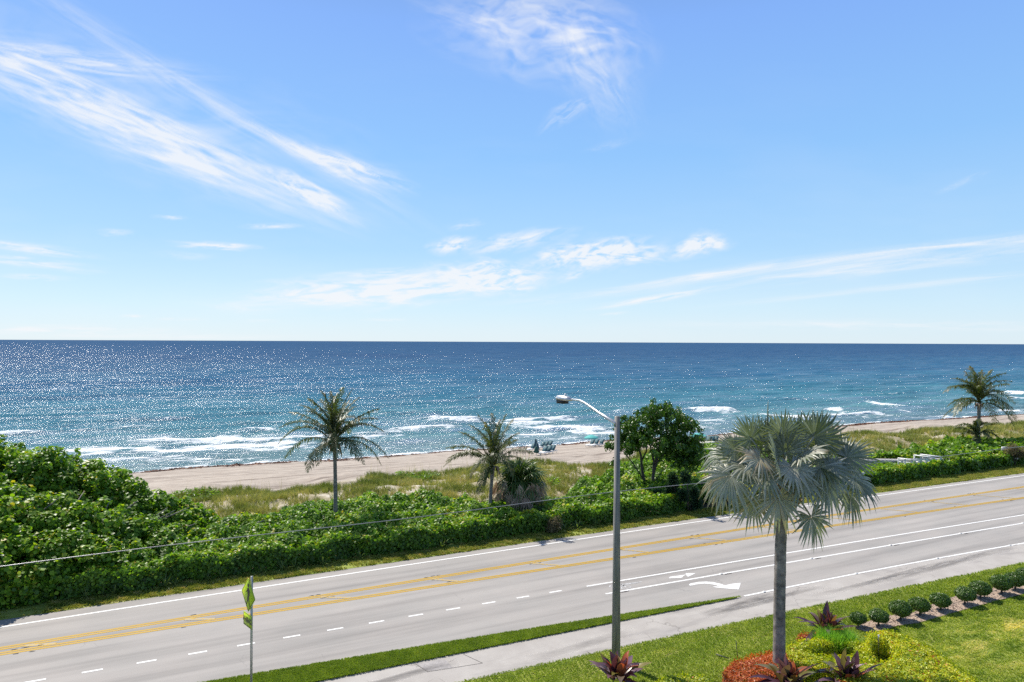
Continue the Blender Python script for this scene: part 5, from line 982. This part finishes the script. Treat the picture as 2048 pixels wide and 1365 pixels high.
# clipped ball shrubs
mb = MB(); cnt = 5200; d = r.normal(size=(cnt, 3)); d /= np.linalg.norm(d, axis=1)[:, None]
rad = np.array([.47, .47, .30]) * (1 + .05 * np.sin(d[:, 0:1] * 6) + .05 * np.cos(d[:, 1:2] * 7)); q = r.uniform(.84, 1.03, cnt)[:, None]
Pn = d * rad * q + [0, 0, .50]; nr = d / rad; nr /= np.linalg.norm(nr, axis=1)[:, None]; nr = nr + r.normal(0, .45, (cnt, 3)); scatter(mb, *OVAL, Pn, frames(nr, r.uniform(0, 6.28, cnt)), r.uniform(.05, .085, cnt), np.clip(r.normal(.5, .2, cnt), 0, 1)); ball_me = mb.mesh('crown')
mb = MB(); mb.tube([(0, 0, -.02), (.01, 0, .15), (0, .01, .35)], [.055, .04, .06], 7)
for a in np.linspace(0, 5.5, 5): mb.tube([(0, 0, .22), (math.cos(a) * .2, math.sin(a) * .2, .42)], [.025, .012], 5)
stem_me = mb.mesh('trunk', True)
bp = [(1716, 1254, .78), (1757, 1252, .9), (1801, 1241, 1.02), (1839.5, 1231, .96), (1881, 1221, .97), (1930, 1209, 1.02), (1961, 1197, 1.0), (2003, 1188, 1.02), (2030, 1180, 1.0), (2054, 1170, 1.0), (2085, 1163, 1.0)]
names = ['smallest clipped ball shrub, half behind the upper purple ti plant', 'clipped ball shrub, second from the left, just behind the golden hedge tip'] + [f'{w_} clipped ball shrub from the left in the mulch row' for w_ in ('third', 'fourth', 'fifth', 'sixth', 'seventh', 'eighth', 'ninth', 'tenth', 'eleventh')]
for i, ((px, py, s_), lab) in enumerate(zip(bp, names)):
    p = hit(px, py, ZG + .03); T = thing('ball_shrub', lab, 'shrub', p, 'clipped ball shrubs in a row on mulch'); T.rotation_euler = (0, 0, r.uniform(0, 6.28)); T.scale = (.87 * s_ * r.uniform(.9, 1.08), .87 * s_ * r.uniform(.9, 1.08), .93 * s_ * r.uniform(.92, 1.1))
    o = link('crown', ball_me, M['ball'] if i == 0 else None, T); o = link('trunk', stem_me, M['barkdark'] if i == 0 else None, T)
# purple ti plants
tip_ = lambda q: max(.05, math.sin(PI * min(1, q * .93 + .06)) ** .75 * (1.15 if .25 < q < .7 else 1))
def ti(label, px, py, z, L_, W_, k, seed, scale=1):
    p = hit(px, py, ZG); T = thing('ti_plant', label, 'plant', p, 'purple ti plants in the garden'); r = np.random.default_rng(seed); mb = MB(); st = MB()
    for j in range(3):
        a = j * 2.1 + seed; top = p + np.array([math.cos(a) * .16, math.sin(a) * .16, z * (.8 + .2 * j / 2)]); st.tube([p, (p + top) / 2, top], [.03, .025, .02], 6)
        rosette(mb, top, k // 3, L_, W_, r, (.05, 1.15), .45, tip_, (.0, 1.1), 7)
    mb.build('leaves', M['ti'], T, True); st.build('stem', M['barkdark'], T, True)
ti('large purple ti plant in front of the street lamp base', 1236, 1388, .45, 1.35, .22, 36, 1)
ti('spreading purple ti plant between the silver palm trunk and the ball shrubs', 1652, 1282, .32, 1.35, .19, 42, 2)
ti('dark purple ti plant right in front of the silver palm trunk', 1576, 1396, .42, 1.3, .22, 33, 3)
ti('pinkish purple ti plant in front of the golden hedge', 1694, 1392, .42, 1.3, .22, 33, 4)
# red shrub, golden hedges, grass clump
def moundy(name, label, cat, poly_px, hgt, dens, tmpl, size, material, tb, tj, holes=(), up=.6, edge=.35, group=None):
    Pg = np.array([hit(a, b, hgt)[:2] for a, b in poly_px]); Hs = [np.array([hit(a, b, hgt)[:2] for a, b in h_]) for h_ in holes]; lo, hi = Pg.min(0), Pg.max(0)
    ar = (hi - lo).prod(); c = int(ar * dens); x = r.uniform(lo[0], hi[0], c); y = r.uniform(lo[1], hi[1], c); k = inpoly(x, y, Pg)
    for h_ in Hs: k &= ~inpoly(x, y, h_)
    x, y = x[k], y[k]; z = hgt + .04 * wob(x, y, .8, 95) + .03 * wob(x, y, .33, 96) - np.abs(r.normal(0, .05, len(x)))
    def ed_(x, y):
        dm = np.full(len(x), 9.)
        for PP in [Pg] + Hs:
            for i in range(len(PP)): d_, _ = segd(x, y, PP[i - 1], PP[i]); dm = np.minimum(dm, d_)
        return dm
    dm = ed_(x, y); z = z - .22 * hgt * np.clip(1 - dm / edge, 0, 1) ** 2
    P3 = [np.stack([x, y, z], 1)]; NR = [np.tile([0, 0, 1.], (len(x), 1))]
    for PP, sg in [(Pg, 1)] + [(h_, -1) for h_ in Hs]:
        ctr = PP.mean(0)
        for i in range(len(PP)):
            a_, b_ = PP[i - 1], PP[i]; L_ = np.linalg.norm(b_ - a_); c = int(L_ * hgt * dens * .9); t = r.uniform(0, 1, c); q = a_ + (b_ - a_) * t[:, None]; zz = r.uniform(0, 1, c) * hgt * .96; o_ = np.array([(b_ - a_)[1], -(b_ - a_)[0]]) / (L_ + 1e-9); o_ = o_ * np.sign((q.mean(0) - ctr) @ o_) if c else o_
            q = q + (r.normal(0, .05, (c, 1)) + .05 * np.sin(q[:, :1] * 9)) * o_; P3.append(np.stack([q[:, 0], q[:, 1], zz], 1)); NR.append(np.tile([o_[0] * sg, o_[1] * sg, .4], (c, 1)))
    P3 = np.concatenate(P3); nr = np.concatenate(NR) + r.normal(0, .45, (len(P3), 3)); tt = np.clip(tb + .13 * wob(P3[:, 0], P3[:, 1], .9, 97) + r.normal(0, tj, len(P3)), 0, 1)
    cc = Pg.mean(0); T = thing(name, label, cat, (cc[0], cc[1], 0), group); mb = MB(); scatter(mb, *tmpl, P3, frames(nr, r.uniform(0, 6.28, len(P3))) if up else None, size * r.uniform(.7, 1.25, len(P3)), tt); mb.build('foliage', M[material], T)
    mb = MB()
    k = inpoly(*(q_ := np.stack([r.uniform(lo[0], hi[0], 220), r.uniform(lo[1], hi[1], 220)])), Pg)
    for h_ in Hs: k &= ~inpoly(q_[0], q_[1], h_)
    for x_, y_ in q_[:, k].T[:90]: mb.tube([(x_, y_, 0), (x_ + r.uniform(-.06, .06), y_ + r.uniform(-.06, .06), hgt * .85)], [.012, .006], 4)
    mb.build('twigs', M['barkdark'], T)
ringo = [(1574, 1300), (1580, 1288), (1604, 1279), (1640, 1274), (1690, 1275), (1722, 1283), (1733, 1296), (1738, 1312), (1700, 1322), (1650, 1318), (1640, 1340), (1604, 1336), (1590, 1318)]
moundy('golden_hedge', 'low golden green hedge ringing the bright grass clump', 'hedge', ringo, .66, 1100, OVAL, .088, 'gold', .60, .15, holes=[[(1616, 1296), (1630, 1285), (1672, 1280), (1710, 1286), (1722, 1298), (1704, 1310), (1664, 1311), (1626, 1305)]])
body = [(1734, 1300), (1736, 1268), (1748, 1259), (1772, 1257), (1800, 1264), (1840, 1282), (1872, 1300), (1900, 1322), (1935, 1345), (1962, 1368), (1990, 1400), (1995, 1440), (1640, 1440), (1660, 1400), (1690, 1360), (1660, 1335), (1655, 1322), (1700, 1326), (1738, 1316)]
moundy('golden_hedge', 'broad golden clipped hedge curving round to the bottom right lawn', 'hedge', body, .8, 1000, OVAL, .088, 'gold', .62, .18, holes=[[(1737, 1296), (1740, 1277), (1756, 1269), (1780, 1273), (1796, 1290), (1792, 1310), (1770, 1321), (1745, 1320)]])
moundy('red_shrub', 'low orange-red leaved shrub mass around the silver palm trunk', 'shrub', [(1452, 1340), (1462, 1325), (1492, 1314), (1520, 1306), (1545, 1303), (1580, 1302), (1604, 1308), (1606, 1330), (1590, 1345), (1575, 1420), (1500, 1430), (1462, 1380)], .5, 800, SPEAR, .15, 'croton', .55, .2)
moundy('red_shrub', 'tiny orange-red shrub patch beside the upper ti plant', 'shrub', [(1596, 1271), (1602, 1266), (1622, 1265), (1632, 1270), (1626, 1276), (1602, 1277)], .3, 800, SPEAR, .12, 'croton', .55, .2)
moundy('low_golden_shrub', 'low yellow-green shrub at the bottom edge beside the large ti plant', 'shrub', [(1300, 1372), (1312, 1360), (1340, 1351), (1375, 1346), (1405, 1350), (1428, 1360), (1440, 1380), (1430, 1430), (1310, 1430)], .4, 850, OVAL, .085, 'gold', .5, .2)
p = hit(1670, 1300, .1); T = thing('grass_clump', 'bright green grassy clump inside the golden hedge ring', 'plant', p); mb = MB(); cnt = 1500; a = r.uniform(0, 6.28, cnt); q = np.sqrt(r.uniform(0, 1, cnt)); x = p[0] + .62 * q * np.cos(a); y = p[1] + .38 * q * np.sin(a)
scatter(mb, *tuft(4, .92, .022, .42, 12), np.stack([x, y, np.full(cnt, .1)], 1), rot_up(cnt, .25, r), r.uniform(.6, 1.1, cnt), r.uniform(0, 1, cnt)); mb.build('blades', M['clump'], T)
# small garden fittings
p = hit(1757, 1314, .05); o = MB(); o.tube([p, p + [0, 0, .68], p + [.0, -.01, .80]], [.022, .022, .03], 8); tag(o.build('standpipe', M['alum'], None, True), 'short metal pipe standing in the gap of the golden hedge', 'pipe')
p = hit(1475.5, 1316, ZG); q = at(1472, 1282, float(p[1])); o = MB(); o.tube([p, q], .013, 6); tag(o.build('garden_stake', M['green_rod'], None, True), 'thin dark stake standing upright in the lawn left of the red shrub', 'stake')
p, q = hit(1432, 1309, .12), hit(1457, 1317, .10); o = MB(); o.tube([p, q], .02, 6); tag(o.build('fallen_rod', M['green_rod'], None, True), 'dark rod lying on the lawn left of the upright stake', 'rod')
p = hit(1206, 1306, .05); o = MB(); o.tube([hit(1174, 1303, .05), hit(1182, 1309, .03)], .012, 6); tag(o.build('fallen_twig', M['barkgrey'], None, True), 'short pale twig lying on the path edge near the lamp', 'twig')
